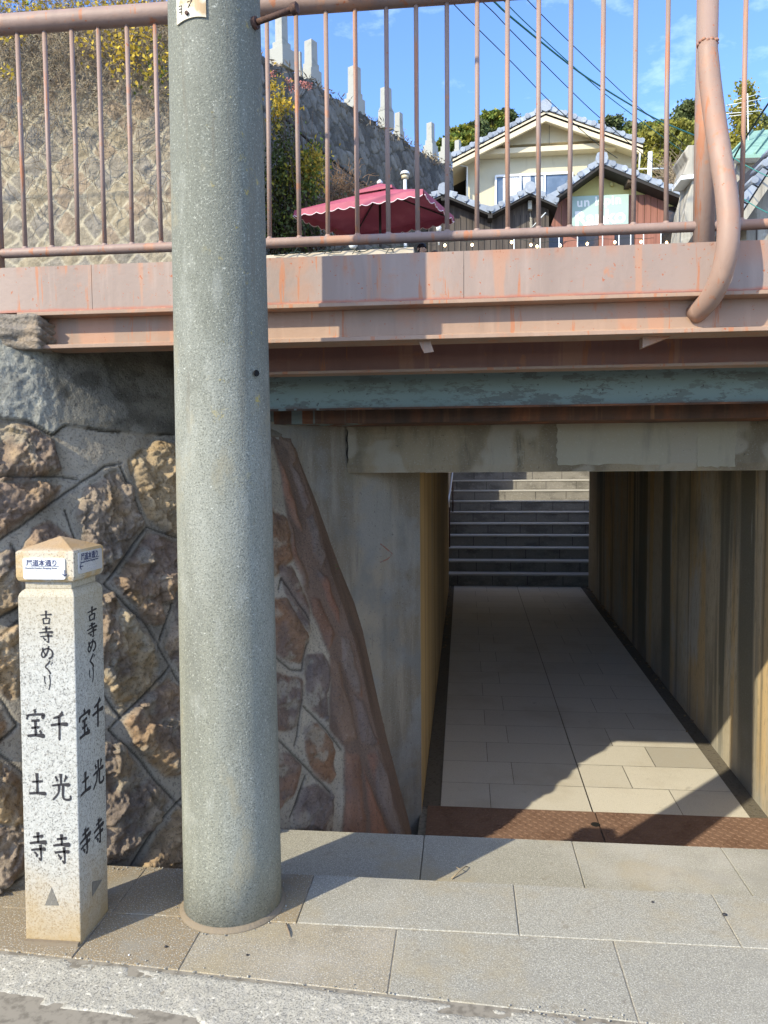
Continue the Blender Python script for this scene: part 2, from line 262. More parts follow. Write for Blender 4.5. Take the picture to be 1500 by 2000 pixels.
# ------------------------------------------------------------------ mesh helpers
class MB:
    """collects shapes and links them as ONE mesh object"""
    def __init__(s): s.v = []; s.f = []; s.sm = []
    def add(s, vs, fs, smooth=False):
        n = len(s.v); s.v += [tuple(p) for p in vs]; s.f += [tuple(i + n for i in f) for f in fs]; s.sm += [smooth] * len(fs); return s
    def box(s, x0, x1, y0, y1, z0, z1):
        v = [(x, y, z) for z in (z0, z1) for y in (y0, y1) for x in (x0, x1)]
        return s.add(v, [(0, 2, 3, 1), (4, 5, 7, 6), (0, 1, 5, 4), (2, 6, 7, 3), (0, 4, 6, 2), (1, 3, 7, 5)])
    def prism(s, pts, off):
        """polygon pts swept by vector off"""
        n = len(pts); a = [Vector(p) for p in pts]; b = [p + Vector(off) for p in a]
        return s.add(a + b, [tuple(range(n - 1, -1, -1)), tuple(range(n, 2 * n))] + [(i, (i + 1) % n, n + (i + 1) % n, n + i) for i in range(n)])
    def tube(s, path, rad, seg=10, cap=True):
        P = [Vector(p) for p in path]; n = len(P); R = rad if hasattr(rad, '__len__') else [rad] * n
        vs = []; up = None
        for i, p in enumerate(P):
            t = (P[min(i + 1, n - 1)] - P[max(i - 1, 0)]).normalized()
            if up is None:
                up = Vector((0, 0, 1)) if abs(t.z) < .9 else Vector((0, 1, 0))
            a = t.cross(up).normalized(); up = a.cross(t).normalized()
            for k in range(seg):
                q = 2 * math.pi * k / seg; vs.append(p + (a * math.cos(q) + up * math.sin(q)) * R[i])
        fs = [(i * seg + k, i * seg + (k + 1) % seg, (i + 1) * seg + (k + 1) % seg, (i + 1) * seg + k) for i in range(n - 1) for k in range(seg)]
        b = len(s.v); s.add(vs, fs, True)
        if cap:
            s.f += [tuple(b + k for k in range(seg - 1, -1, -1)), tuple(b + (n - 1) * seg + k for k in range(seg))]; s.sm += [False, False]
        return s
    def lathe(s, prof, c, seg=24):
        n = len(prof); vs = [(c[0] + r * math.cos(2 * math.pi * k / seg), c[1] + r * math.sin(2 * math.pi * k / seg), c[2] + z) for r, z in prof for k in range(seg)]
        fs = [(i * seg + k, i * seg + (k + 1) % seg, (i + 1) * seg + (k + 1) % seg, (i + 1) * seg + k) for i in range(n - 1) for k in range(seg)]
        b = len(s.v); s.add(vs, fs, True)
        s.f += [tuple(b + k for k in range(seg - 1, -1, -1)), tuple(b + (n - 1) * seg + k for k in range(seg))]; s.sm += [False, False]
        return s
    def build(s, name, mat, parent=None, bevel=0, col=None):
        me = bpy.data.meshes.new(name)
        off = Vector((0, 0, 0))
        if parent is not None:
            q = parent
            while q is not None: off += q.location; q = q.parent
        vv = [(p[0] - off.x, p[1] - off.y, p[2] - off.z) for p in s.v] if off.length else s.v
        me.from_pydata(vv, [], s.f); me.polygons.foreach_set('use_smooth', s.sm); me.update()
        if col is not None:
            at_ = me.attributes.new('col', 'FLOAT_COLOR', 'POINT'); at_.data.foreach_set('color', np.c_[np.asarray(col), np.ones(len(col))].astype(np.float32).ravel())
        o = bpy.data.objects.new(name, me); COL.objects.link(o); me.materials.append(mat)
        if parent is not None: o.parent = parent
        if bevel:
            b = o.modifiers.new('bevel', 'BEVEL'); b.width = bevel; b.segments = 2; b.limit_method = 'ANGLE'; b.angle_limit = math.radians(40)
        return o

def thing(name, label, cat, loc=(0, 0, 0), group=None):
    o = bpy.data.objects.new(name, None); COL.objects.link(o); o.location = loc; o.empty_display_size = .2
    o['label'] = label; o['category'] = cat
    if group: o['group'] = group
    return o
def tag(o, label, cat, group=None):
    o['label'] = label; o['category'] = cat
    if group: o['group'] = group
    return o
def struct(o, kind='structure'):
    o['kind'] = kind; return o

def grid_mesh(name, P, mat, parent=None, col=None, smooth=True):
    """P (n,m,3) grid of points"""
    n, m = P.shape[:2]; idx = np.arange(n * m).reshape(n, m)
    q = np.stack([idx[:-1, :-1], idx[:-1, 1:], idx[1:, 1:], idx[1:, :-1]], -1).reshape(-1, 4)
    me = bpy.data.meshes.new(name); V = P.reshape(-1, 3).astype(np.float32).copy()
    if parent is not None: V -= np.array(parent.location, np.float32)
    me.vertices.add(len(V)); me.vertices.foreach_set('co', V.ravel())
    me.loops.add(q.size); me.loops.foreach_set('vertex_index', q.ravel().astype(np.int32))
    me.polygons.add(len(q)); me.polygons.foreach_set('loop_start', (np.arange(len(q)) * 4).astype(np.int32)); me.polygons.foreach_set('loop_total', np.full(len(q), 4, np.int32))
    me.polygons.foreach_set('use_smooth', np.full(len(q), smooth)); me.update(calc_edges=True)
    if col is not None:
        a = me.attributes.new('col', 'FLOAT_COLOR', 'POINT'); a.data.foreach_set('color', np.c_[col.reshape(-1, 3), np.ones(len(V))].astype(np.float32).ravel())
    me.materials.append(mat); o = bpy.data.objects.new(name, me); COL.objects.link(o)
    if parent is not None: o.parent = parent
    return o

def vnoise(x, y, seed=0):
    """smooth value noise on arrays"""
    xi = np.floor(x).astype(np.int64); yi = np.floor(y).astype(np.int64); fx = x - xi; fy = y - yi
    fx = fx * fx * (3 - 2 * fx); fy = fy * fy * (3 - 2 * fy)
    def h(a, b):
        n = (a * 374761393 + b * 668265263 + seed * 974711) & 0xffffffff
        n = ((n ^ (n >> 13)) * 1274126177) & 0xffffffff
        return ((n ^ (n >> 16)) & 0xffff) / 65535.0
    return (h(xi, yi) * (1 - fx) + h(xi + 1, yi) * fx) * (1 - fy) + (h(xi, yi + 1) * (1 - fx) + h(xi + 1, yi + 1) * fx) * fy
def fbm(x, y, o=5, seed=0, g=.5):
    s = np.zeros_like(x); a = .5
    for k in range(o): s += a * (vnoise(x, y, seed + k * 17) - .5); x = x * 2.03 + 3.1; y = y * 2.03 + 1.7; a *= g
    return s
def sstep(a, b, x):
    t = np.clip((x - a) / (b - a), 0, 1); return t * t * (3 - 2 * t)
def poly_sd(px, py, poly):
    """signed distance, positive inside"""
    n = len(poly); d = np.full(px.shape, 1e9); ins = np.zeros(px.shape, bool)
    for i in range(n):
        ax, ay = poly[i]; bx, by = poly[(i + 1) % n]
        ex, ey = bx - ax, by - ay; t = np.clip(((px - ax) * ex + (py - ay) * ey) / (ex * ex + ey * ey + 1e-12), 0, 1)
        d = np.minimum(d, (px - ax - ex * t) ** 2 + (py - ay - ey * t) ** 2)
        c = ((ay > py) != (by > py)); xx = (bx - ax) * (py - ay) / ((by - ay) if by != ay else 1e-12) + ax
        ins ^= c & (px < xx)
    d = np.sqrt(d); return np.where(ins, d, -d)
def line_d(px, py, pl):
    d = np.full(px.shape, 1e9)
    for (ax, ay), (bx, by) in zip(pl[:-1], pl[1:]):
        ex, ey = bx - ax, by - ay; t = np.clip(((px - ax) * ex + (py - ay) * ey) / (ex * ex + ey * ey + 1e-12), 0, 1)
        d = np.minimum(d, np.hypot(px - ax - ex * t, py - ay - ey * t))
    return d
def text_mesh(body, size, M4, thick=.0006, offset=0.0, align='LEFT', space=1.0):
    """text as an MB of real lettering; M4 maps the text plane (x right, y up, z out) into the world"""
    c = bpy.data.curves.new('t', 'FONT'); c.body = body; c.size = size; c.extrude = thick; c.offset = offset; c.align_x = align; c.space_character = space; c.resolution_u = 3
    o = bpy.data.objects.new('t', c); COL.objects.link(o); dg = bpy.context.evaluated_depsgraph_get()
    me = o.evaluated_get(dg).to_mesh(); mb = MB()
    mb.add([M4 @ v.co for v in me.vertices], [tuple(p.vertices) for p in me.polygons])
    o.evaluated_get(dg).to_mesh_clear(); bpy.data.objects.remove(o); bpy.data.curves.remove(c); return mb
def frame(o, x, y):
    x = Vector(x).normalized(); z = x.cross(Vector(y)).normalized(); y = z.cross(x)
    m = Matrix.Identity(4)
    for i in range(3): m[i][0] = x[i]; m[i][1] = y[i]; m[i][2] = z[i]; m[i][3] = o[i]
    return m
def rand_unit(n):
    v = rng.normal(size=(n, 3)); return v / np.linalg.norm(v, axis=1)[:, None]
def leaves(name, C, size, mat, parent, aspect=.55, droop=0.0):
    """many small folded leaves, one mesh"""
    n = len(C); C = np.asarray(C); a = rand_unit(n); a[:, 2] -= droop; a /= np.linalg.norm(a, axis=1)[:, None]
    b = np.cross(a, rand_unit(n)); b /= np.linalg.norm(b, axis=1)[:, None]; nn = np.cross(a, b)
    sz = size * rng.uniform(.6, 1.3, n)[:, None]
    V = np.stack([C - a * sz * .5, C + b * sz * aspect * .5 + nn * sz * .08, C + a * sz * .5, C - b * sz * aspect * .5 + nn * sz * .08], 1).reshape(-1, 3)
    mb = MB(); off = np.array(parent.location) if parent is not None else 0
    me = bpy.data.meshes.new(name); V = (V - off).astype(np.float32)
    me.vertices.add(len(V)); me.vertices.foreach_set('co', V.ravel()); q = np.arange(n * 4, dtype=np.int32)
    me.loops.add(n * 4); me.loops.foreach_set('vertex_index', q); me.polygons.add(n)
    me.polygons.foreach_set('loop_start', (np.arange(n) * 4).astype(np.int32)); me.polygons.foreach_set('loop_total', np.full(n, 4, np.int32)); me.update(calc_edges=True)
    me.materials.append(mat); o = bpy.data.objects.new(name, me); COL.objects.link(o)
    if parent is not None: o.parent = parent
    return o
def sag(a, b, drop, n=16):
    a = Vector(a); b = Vector(b); return [a.lerp(b, i / n) - Vector((0, 0, drop * 4 * (i / n) * (1 - i / n))) for i in range(n + 1)]
# ================================================================== GROUND
struct(MB().box(-300, 300, -300, 300, -2.2, -1.6).build('ground', M['earth']))
g = np.stack(np.meshgrid(np.linspace(-6, 6, 120), np.linspace(-3, 2.25, 60)), -1)
gz = fbm(g[..., 0] * 3, g[..., 1] * 3, 4, 3) * .012
struct(grid_mesh('road', np.concatenate([g, (gz - .035)[..., None]], -1), M['asphalt']))
struct(MB().box(-60, 60, -40, -2.95, -.4, -.05).build('road', M['asphalt']))
def kerb_y(x): return 2.232 - .0715 * (x + .483)
gx = np.linspace(-4.2, 3.2, 900); gy = np.linspace(0, 1, 34)
GX, GT = np.meshgrid(gx, gy); wob = fbm(GX * 14, GT * 0, 4, 9) * .02
KY = kerb_y(GX) - .225 + GT * .225 + wob * (np.abs(GT - .5) > .4) * .5
edge = np.minimum(GT, 1 - GT) * .225
KZ = .006 * sstep(0, .02, edge) + fbm(GX * 70, KY * 70, 3, 4) * .005 + fbm(GX * 12, KY * 12, 3, 5) * .008 - .012 * sstep(.1, .2, fbm(GX * 9, KY * 9, 4, 44)) * (1 - sstep(.02, .06, edge)) - .03 * (1 - sstep(.0, .015, GT * .225)) - .006
struct(grid_mesh('kerb_strip', np.stack([GX, KY, KZ], -1), M['kerb']))
struct(MB().box(-4.2, 3.2, 1.9, 2.86, -.5, -.0035).build('pavement_bed', M['joint']))

def slabs(name, items, mat, thick, bev=.0025, parent=None):
    mb = MB(); col = []
    for (poly, z, c) in items:
        n0 = len(mb.v); k = len(poly)
        cx = sum(p[0] for p in poly) / k; cy = sum(p[1] for p in poly) / k
        def ins(p, d):
            v = Vector((cx - p[0], cy - p[1])); return (p[0] + (d if p[0] < cx else -d), p[1] + (d if p[1] < cy else -d))
        dz = random.uniform(-.0012, .0012)
        lo = [(*p, z - thick) for p in poly]; mid = [(*p, z - bev + dz) for p in poly]; top = [(*ins(p, bev), z + dz) for p in poly]
        mb.v += lo + mid + top
        for i in range(k):
            j = (i + 1) % k
            mb.f += [(n0 + i, n0 + j, n0 + k + j, n0 + k + i), (n0 + k + i, n0 + k + j, n0 + 2 * k + j, n0 + 2 * k + i)]; mb.sm += [False, False]
        mb.f.append(tuple(range(n0 + 2 * k, n0 + 3 * k))); mb.sm.append(False); col += [c] * (3 * k)
    return mb.build(name, mat, parent, col=col)
GREY = lambda: tuple(np.array((.365, .35, .292)) * random.uniform(.93, 1.08))
BRN = lambda: tuple(np.array((.265, .20, .115)) * random.uniform(.94, 1.06))
it = []; G = .0016
xa = [-3.6, -2.3, -1.262, -.585, .185, .91, 1.7, 3.0]
for i in range(len(xa) - 1):
    c = BRN() if xa[i + 1] < -.5 else GREY()
    it.append(([(xa[i] + G, 2.545 + G), (xa[i + 1] - G, 2.545 + G), (xa[i + 1] - G, 2.862), (xa[i] + G, 2.862)], 0, c))
xb = [-3.6, -2.0, -1.275, -.905, -.232, .495, 1.15, 1.9, 3.0]
for i in range(len(xb) - 1):
    c = BRN() if xb[i + 1] < -.8 else (tuple(np.array((.34, .295, .215))) if xb[i + 1] < -.2 else GREY())
    it.append(([(xb[i] + G, kerb_y(xb[i]) + .004), (xb[i + 1] - G, kerb_y(xb[i + 1]) + .004), (xb[i + 1] - G, 2.545 - G), (xb[i] + G, 2.545 - G)], 0, c))
struct(slabs('pavement', it, M['slab'], .17))
it = []
xc = [-1.6, -.9, -.19, .5, 1.17, 2.0]
for i in range(len(xc) - 1):
    it.append(([(xc[i] + G, 2.87), (xc[i + 1] - G, 2.87), (xc[i + 1] - G, 3.565), (xc[i] + G, 3.565)], -.17, tuple(np.array(GREY()) * .95 * ((1, .98, .86) if i == 0 else (1, 1, .97)))))
est = thing('entrance_steps', 'short flight of grey granite steps dropping from the pavement to the steel plates', 'steps', (.3, 2.87, -.17))
slabs('step', it, M['slab'], .3, parent=est)
for k, (ya, yb, z) in enumerate([(3.57, 3.83, -.32), (3.835, 4.1, -.47), (4.105, 4.37, -.62)]):
    slabs('step', [([(xc[i] + G, ya), (xc[i + 1] - G, ya), (xc[i + 1] - G, yb), (xc[i] + G, yb)], z, GREY()) for i in range(len(xc) - 1)], M['slab'], .3, parent=est)

mb = MB()
for k in range(420):
    x = random.uniform(-3, 2.2); y = kerb_y(x) + random.gauss(.004, .012); s = random.choice([.0015, .002, .003, .004]); z = .001
    if random.random() < .25: a = random.uniform(0, 6.28); x, y = (-.845 + math.cos(a) * .2, 2.648 + math.sin(a) * .2) if random.random() < .5 else (random.uniform(-1.5, -1.0), 2.84 + random.gauss(0, .012))
    mb.lathe([(s * .7, 0), (s, s * .5), (s * .5, s)], (x, y, z), 5)
struct(mb.build('grit', M['kerb']), 'stuff')
# ---- tunnel floor: sloping paved strip with a drain on each side
FZ = lambda y: -.77 + .045 * (y - 4.78)
it = []; ys = list(np.arange(5.155, 12.65, .372)); ys.append(12.66)
for j in range(len(ys) - 1):
    for (xl, xm, xr) in (((-.165, .36 if j % 2 else .18, .858)), ((.862, 1.2 if j % 2 else 1.45, 1.88))):
        for a, b in ((xl, xm), (xm, xr)):
            it.append(((a + .0025, b - .0025, ys[j] + .0025, ys[j + 1] - .0025), tuple(np.array((.53, .50, .43)) * random.uniform(.95, 1.05))))
it[11] = (it[11][0], (.39, .37, .32))
mb = MB(); col = []
for (a, b, y0, y1), c in it:
    mb.add([(a, y0, FZ(y0)), (b, y0, FZ(y0)), (b, y1, FZ(y1)), (a, y1, FZ(y1))], [(0, 1, 2, 3)]); col += [c] * 4
struct(mb.build('underpass_path', M['floor'], col=col))
struct(MB().prism([(-.3, 4.375, FZ(4.3) - .3), (-.3, 12.7, FZ(12.7) - .3), (-.3, 12.7, FZ(12.7) - .012), (-.3, 4.375, FZ(4.375) - .012)], (2.34, 0, 0)).build('path_bed', M['joint']))
mb = MB()
for x0, x1 in ((-.29, -.166), (1.881, 2.0)):
    mb.prism([(x0, 5.16, FZ(5.16) - .011), (x0, 12.65, FZ(12.65) - .011), (x0, 12.65, FZ(12.65) - .006), (x0, 5.16, FZ(5.16) - .006)], (x1 - x0, 0, 0))
struct(mb.build('gutter', M['gutter']))
mb = MB()
for k in range(260):
    right = random.random() < .75; y = random.uniform(6.5, 12.6) if right else random.uniform(9, 12.6)
    x = (1.995 - abs(random.gauss(0, .05))) if right else (-.25 + abs(random.gauss(0, .03)))
    if right and random.random() < .5: y = random.uniform(9.5, 12.6)
    z = FZ(y) + random.uniform(.002, .02); a = random.uniform(0, 6.3); s = random.uniform(.012, .032)
    d = Vector((math.cos(a), math.sin(a), random.uniform(-.3, .3))) * s; e = Vector((-math.sin(a), math.cos(a), random.uniform(-.4, .4))) * s * .5; p = Vector((x, y, z))
    mb.add([p - d, p + e, p + d, p - e + Vector((0, 0, .006))], [(0, 1, 2, 3)])
struct(mb.build('leaf_litter', M['litter']), 'stuff')

# ---- chequer plates at the foot of the steps
def chequer(x0, x1, label):
    t = thing('chequer_plate', label, 'steel plate', ((x0 + x1) / 2, 4.85, FZ(4.85)), 'steel plates at the foot of the steps')
    y0, y1 = 4.52, 5.15
    pl = lambda x, y: (x, y, FZ(y) + .006)
    MB().prism([(x0, y0, FZ(y0) - .004), (x1, y0, FZ(y0) - .004), (x1, y0, FZ(y0) + .006), (x0, y0, FZ(y0) + .006)], (0, y1 - y0, .045 * (y1 - y0))).build('plate', M['chequer'], t)
    mb = MB(); nx = int((x1 - x0 - .03) / .034); ny = 17
    for i in range(nx):
        for j in range(ny):
            cx = x0 + .03 + i * .034; cy = y0 + .02 + j * .0365; a = .62 if (i + j) % 2 else -.62
            d = Vector((math.cos(a), math.sin(a) * 1.05, .045 * math.sin(a))) * .0165; e = Vector((-math.sin(a), math.cos(a), 0)) * .0042
            c = Vector(pl(cx, cy)); u = Vector((0, 0, .0034))
            mb.add([c - d, c + e, c + d, c - e, c - d * .6 + u, c + e * .5 + u, c + d * .6 + u, c - e * .5 + u], [(0, 1, 5, 4), (1, 2, 6, 5), (2, 3, 7, 6), (3, 0, 4, 7), (4, 5, 6, 7)])
    mb.build('tread_pattern', M['chequer'], t)
chequer(-.25, .868, 'rust brown chequer plate at the left half of the underpass entrance')
chequer(.876, 1.985, 'rust brown chequer plate at the right half of the underpass entrance, with white scuffs')
hp = atZ(1163, 1612, FZ(5.0))
tag(MB().lathe([(.022, -.002), (.03, .001), (.028, .004)], (hp.x, hp.y, FZ(hp.y) + .0055), 16).build('plate_hole_cover', M['black']), 'small black lifting hole at the joint between the two steel plates', 'hole cover')

# ================================================================== UTILITY POLE
PX, PY = -.843, 2.648
pr = lambda z: .1765 - .0070 * z
t = thing('utility_pole', 'thick grey concrete utility pole standing on the pavement in front of the stone wall', 'utility pole', (PX, PY, 0))
mb = MB(); mb.lathe([(pr(z), z) for z in np.linspace(0, 9, 40)], (PX, PY, 0), 64); mb.build('shaft', M['pole'], t)
mb = MB(); mb.lathe([(pr(0) + .016, -.002), (pr(0) + .013, .004), (pr(0) + .006, .009), (pr(0) + .0005, .015)], (PX, PY, 0), 64); mb.build('mortar_collar', M['mortar'], t)
def bolt(z, ang, name='step_bolt'):
    d = Vector((math.cos(ang), math.sin(ang), .075)); c = Vector((PX, PY, z)); b = c + d * (pr(z) - .02)
    mb = MB(); mb.tube([b, c + d * (pr(z) + .012)], .02, 12); mb.tube([c + d * (pr(z) + .0), c + d * (pr(z) + .15)], .0098, 12)
    mb.tube([c + d * (pr(z) + .145), c + d * (pr(z) + .166)], .0185, 6); return mb.build(name, M['rust_iron'], t)
bolt(3.06, math.radians(-17)); bolt(3.46, math.radians(163)); bolt(3.86, math.radians(-17)); bolt(4.26, math.radians(163))
bz = 1.91; MB().tube([(PX + .145, PY - .088, bz), (PX + .149, PY - .091, bz)], .011, 12).build('bolt_hole', M['black'], t)
# number plate, bent to the shaft
a0, a1, z0, z1 = math.radians(239), math.radians(278), 3.03, 3.30
vs = []; n = 12
for dr in (.0015, .006):
    for i in range(n + 1):
        a = a0 + (a1 - a0) * i / n
        for z in (z0 + .010 * math.sin(i / n * 2.4), z1): vs.append((PX + math.cos(a) * (pr(z) + dr), PY + math.sin(a) * (pr(z) + dr), z))
m = 2 * (n + 1); fs = []
for i in range(n):
    fs += [(2 * i, 2 * i + 1, 2 * i + 3, 2 * i + 2), (m + 2 * i, m + 2 * i + 2, m + 2 * i + 3, m + 2 * i + 1), (2 * i, 2 * i + 2, m + 2 * i + 2, m + 2 * i), (2 * i + 1, m + 2 * i + 1, m + 2 * i + 3, 2 * i + 3)]
fs += [(0, m, m + 1, 1), (2 * n, 2 * n + 1, m + 2 * n + 1, m + 2 * n)]
npl = MB().add(vs, fs).build('number_plate', M['tag_plate'], t)
def on_pole(a, z, dr=.0066): return Vector((PX + math.cos(a) * (pr(z) + dr), PY + math.sin(a) * (pr(z) + dr), z))
a = a0 + (a1 - a0) * .42; MB().tube([on_pole(a, 3.054, .004), on_pole(a, 3.054, .013)], .0065, 10).build('screw', M['rust_iron'], npl)
def pstroke(pts, r=.0014):
    global mb
    mb.tube([on_pole(a0 + (a1 - a0) * u, z0 + (z1 - z0) * v) for u, v in pts], r, 5)
mb = MB(); pstroke([(.12, .20), (.115, .13), (.10, .09)]); mb = MB(); pstroke([(.12, .20), (.22, .20), (.22, .09)]); pstroke([(.12, .165), (.22, .165)]); pstroke([(.12, .13), (.22, .13)])
mb.build('character', M['ink'], npl); mb = MB(); pstroke([(.42, .22), (.58, .23), (.44, .15)]); pstroke([(.48, .19), (.52, .165)])
mb.build('character', M['ink'], npl)

# ================================================================== GRANITE MARKER POST
LEAN = .0175
YF, YB = 2.36, 2.56; XL, XR = -1.474, -1.280
lx = lambda z: LEAN * z / 1.2
t = thing('marker_post', 'square granite signpost with a pyramid cap, carved with black temple names, beside the utility pole', 'signpost', (-1.377, 2.46, 0))
def sq(z, i, j=None):
    j = i if j is None else j
    return [(XL + i + lx(z), YF + j, z), (XR - i + lx(z), YF + j, z), (XR - i + lx(z), YB - j, z), (XL + i + lx(z), YB - j, z)]
def loft(rings, mat, name, bevel=0, parent=t):
    mb = MB(); mb.v = [p for r in rings for p in r]; k = 4
    for i in range(len(rings) - 1):
        for q in range(4): mb.f.append((i * k + q, i * k + (q + 1) % 4, (i + 1) * k + (q + 1) % 4, (i + 1) * k + q))
    mb.f += [(3, 2, 1, 0), tuple((len(rings) - 1) * k + q for q in range(4))]; mb.sm = [False] * len(mb.f); return mb.build(name, mat, parent, bevel)
ZS = 1.203
loft([sq(0, 0), sq(ZS - .028, 0), sq(ZS - .018, .003), sq(ZS - .009, .009), sq(ZS - .003, .017), sq(ZS, .027)], M['granite_post'], 'shaft', .003)
loft([sq(ZS - .002, .017), sq(ZS + .021, .017)], M['granite_post'], 'neck', .002)
CZ = ZS + .0205
capo = loft([sq(CZ, .008), sq(CZ + .006, .001), sq(CZ + .018, -.003), sq(CZ + .098, -.003), sq(CZ + .103, .001), [(-1.377 + lx(1.36) - .003, 2.457, CZ + .142), (-1.377 + lx(1.36) + .003, 2.457, CZ + .142), (-1.377 + lx(1.36) + .003, 2.463, CZ + .142), (-1.377 + lx(1.36) - .003, 2.463, CZ + .142)]], M['granite_cap'], 'cap', .002)
MB().box(XL + .004, XR - .003, YF - .016, YF - .002, 0, .012).build('base_mortar', M['mortar'], t)

GLY = {
 '古': [([(.06, .67), (.5, .70), (.97, .73)], .5, 1), ([(.52, .99), (.5, .72), (.5, .46)], 1.3, .8), ([(.25, .43), (.27, .25), (.30, .03)], .9, .8), ([(.25, .42), (.55, .45), (.78, .44), (.74, .25), (.72, .04)], .7, .9), ([(.30, .08), (.72, .10)], .6, .8)],
 '寺': [([(.24, .83), (.52, .85), (.80, .88)], .5, .9), ([(.50, 1.0), (.51, .8), (.5, .64)], 1.3, .8), ([(.03, .61), (.45, .65), (.98, .66)], .5, 1.3), ([(.10, .38), (.5, .42), (.92, .43)], .5, 1.0), ([(.62, .58), (.64, .3), (.63, .06), (.50, .12)], 1.2, .5), ([(.28, .32), (.37, .25), (.44, .17)], .5, 1.2)],
 'め': [([(.17, .80), (.22, .58), (.34, .36), (.45, .22)], 1.0, .7), ([(.66, .92), (.60, .62), (.44, .30), (.25, .12), (.10, .20), (.10, .42), (.30, .66), (.60, .74), (.86, .62), (.95, .38), (.85, .14), (.62, .02)], .8, 1.0)],
 'ぐ': [([(.72, .98), (.52, .78), (.22, .56), (.42, .40), (.62, .22), (.74, .02)], 1.0, 1.2), ([(.80, .78), (.86, .68)], 1.0, .6), ([(.92, .88), (.98, .78)], 1.0, .6)],
 'り': [([(.14, .92), (.12, .62), (.22, .40)], 1.1, .7), ([(.72, 1.0), (.80, .62), (.74, .30), (.58, .02)], 1.2, .5)],
 '宝': [([(.47, 1.0), (.52, .88)], .9, 1.2), ([(.12, .80), (.06, .64)], 1.0, .8), ([(.12, .79), (.5, .82), (.94, .82), (.84, .69)], .5, 1.2), ([(.30, .60), (.72, .63)], .6, .9), ([(.50, .60), (.49, .35), (.50, .10)], 1.1, .9), ([(.28, .36), (.70, .39)], .6, .9), ([(.07, .08), (.5, .11), (.96, .09)], .6, 1.3), ([(.70, .28), (.80, .18)], .7, 1.1)],
 '土': [([(.22, .60), (.80, .64)], .6, 1.0), ([(.49, .99), (.50, .5), (.48, .12)], 1.3, 1.0), ([(.03, .09), (.5, .12), (.98, .10)], .7, 1.4)],
 '千': [([(.72, .98), (.50, .86), (.18, .78)], 1.4, .5), ([(.03, .53), (.5, .58), (.98, .58)], .6, 1.2), ([(.50, .84), (.50, .4), (.48, .0)], 1.1, .9)],
 '光': [([(.50, 1.0), (.50, .62)], 1.2, .9), ([(.22, .90), (.33, .72)], .6, 1.2), ([(.80, .93), (.66, .70)], 1.2, .5), ([(.05, .55), (.5, .60), (.97, .60)], .5, 1.1), ([(.40, .57), (.34, .28), (.04, .02)], 1.0, .6), ([(.60, .57), (.58, .18), (.68, .06), (.94, .07), (.97, .22)], 1.0, .7)],
}
def smooth_pts(p, n=6):
    if len(p) < 3: return [tuple(np.array(p[0]) * (1 - i / 4) + np.array(p[1]) * i / 4) for i in range(5)]
    P = [np.array(p[0]) * 2 - np.array(p[1])] + [np.array(q) for q in p] + [np.array(p[-1]) * 2 - np.array(p[-2])]; o = []
    for i in range(1, len(P) - 2):
        for k in range(n):
            t_ = k / n; o.append(tuple(.5 * (2 * P[i] + (P[i + 1] - P[i - 1]) * t_ + (2 * P[i - 1] - 5 * P[i] + 4 * P[i + 1] - P[i + 2]) * t_ ** 2 + (3 * P[i] - P[i - 1] - 3 * P[i + 1] + P[i + 2]) * t_ ** 3)))
    return o + [tuple(p[-1])]
def glyph(mb, ch, f, wd, th):
    """brush strokes as thin raised ribbons; f(u,v) -> point on the face, th = outward vector"""
    for pts, w0, w1 in GLY[ch]:
        P = smooth_pts(pts); n = len(P); top = []; 
        for i, (x, y) in enumerate(P):
            x2, y2 = P[min(i + 1, n - 1)]; x1, y1 = P[max(i - 1, 0)]; d = math.hypot(x2 - x1, y2 - y1) + 1e-9
            k = i / (n - 1); ww = wd * (w0 + (w1 - w0) * k) * (.72 + .28 * abs(math.cos(k * math.pi)))
            if i == n - 1: ww *= .55
            nx, ny = -(y2 - y1) / d * ww, (x2 - x1) / d * ww; top.append((f(x + nx, y + ny), f(x - nx, y - ny)))
        vs = []
        for a_, b_ in top: vs += [a_ + th, b_ + th, a_, b_]
        fs = []
        for i in range(n - 1):
            q = 4 * i; fs += [(q, q + 1, q + 5, q + 4), (q, q + 4, q + 6, q + 2), (q + 1, q + 3, q + 7, q + 5)]
        mb.add(vs, fs)
for ch, u0, v0, u1, v1 in [('古', 77, 1192, 104, 1220), ('寺', 75, 1223, 107, 1256), ('め', 78, 1259, 106, 1287), ('ぐ', 84, 1290, 105, 1317), ('り', 85, 1318, 103, 1348),
                           ('宝', 49, 1385, 92, 1442), ('千', 97, 1391, 137, 1446), ('土', 54, 1509, 94, 1554), ('光', 99, 1511, 142, 1564), ('寺', 56, 1625, 96, 1682), ('寺', 102, 1629, 142, 1688)]:
    a_ = at((u0 + u1) / 2, v1, YF); b_ = at((u0 + u1) / 2, v0, YF); hw = (u1 - u0) / 2 * (YF / 1500) * 1.0
    mbF = MB(); glyph(mbF, ch, lambda x, y, a_=a_, b_=b_, hw=hw: Vector((a_.x + (x - .5) * 2 * hw, YF - .0004, a_.z + (b_.z - a_.z) * y)), .064, Vector((0, -.0012, 0))); mbF.build('carved_character', M['ink'], t)
XS = lambda z: XR + lx(z)
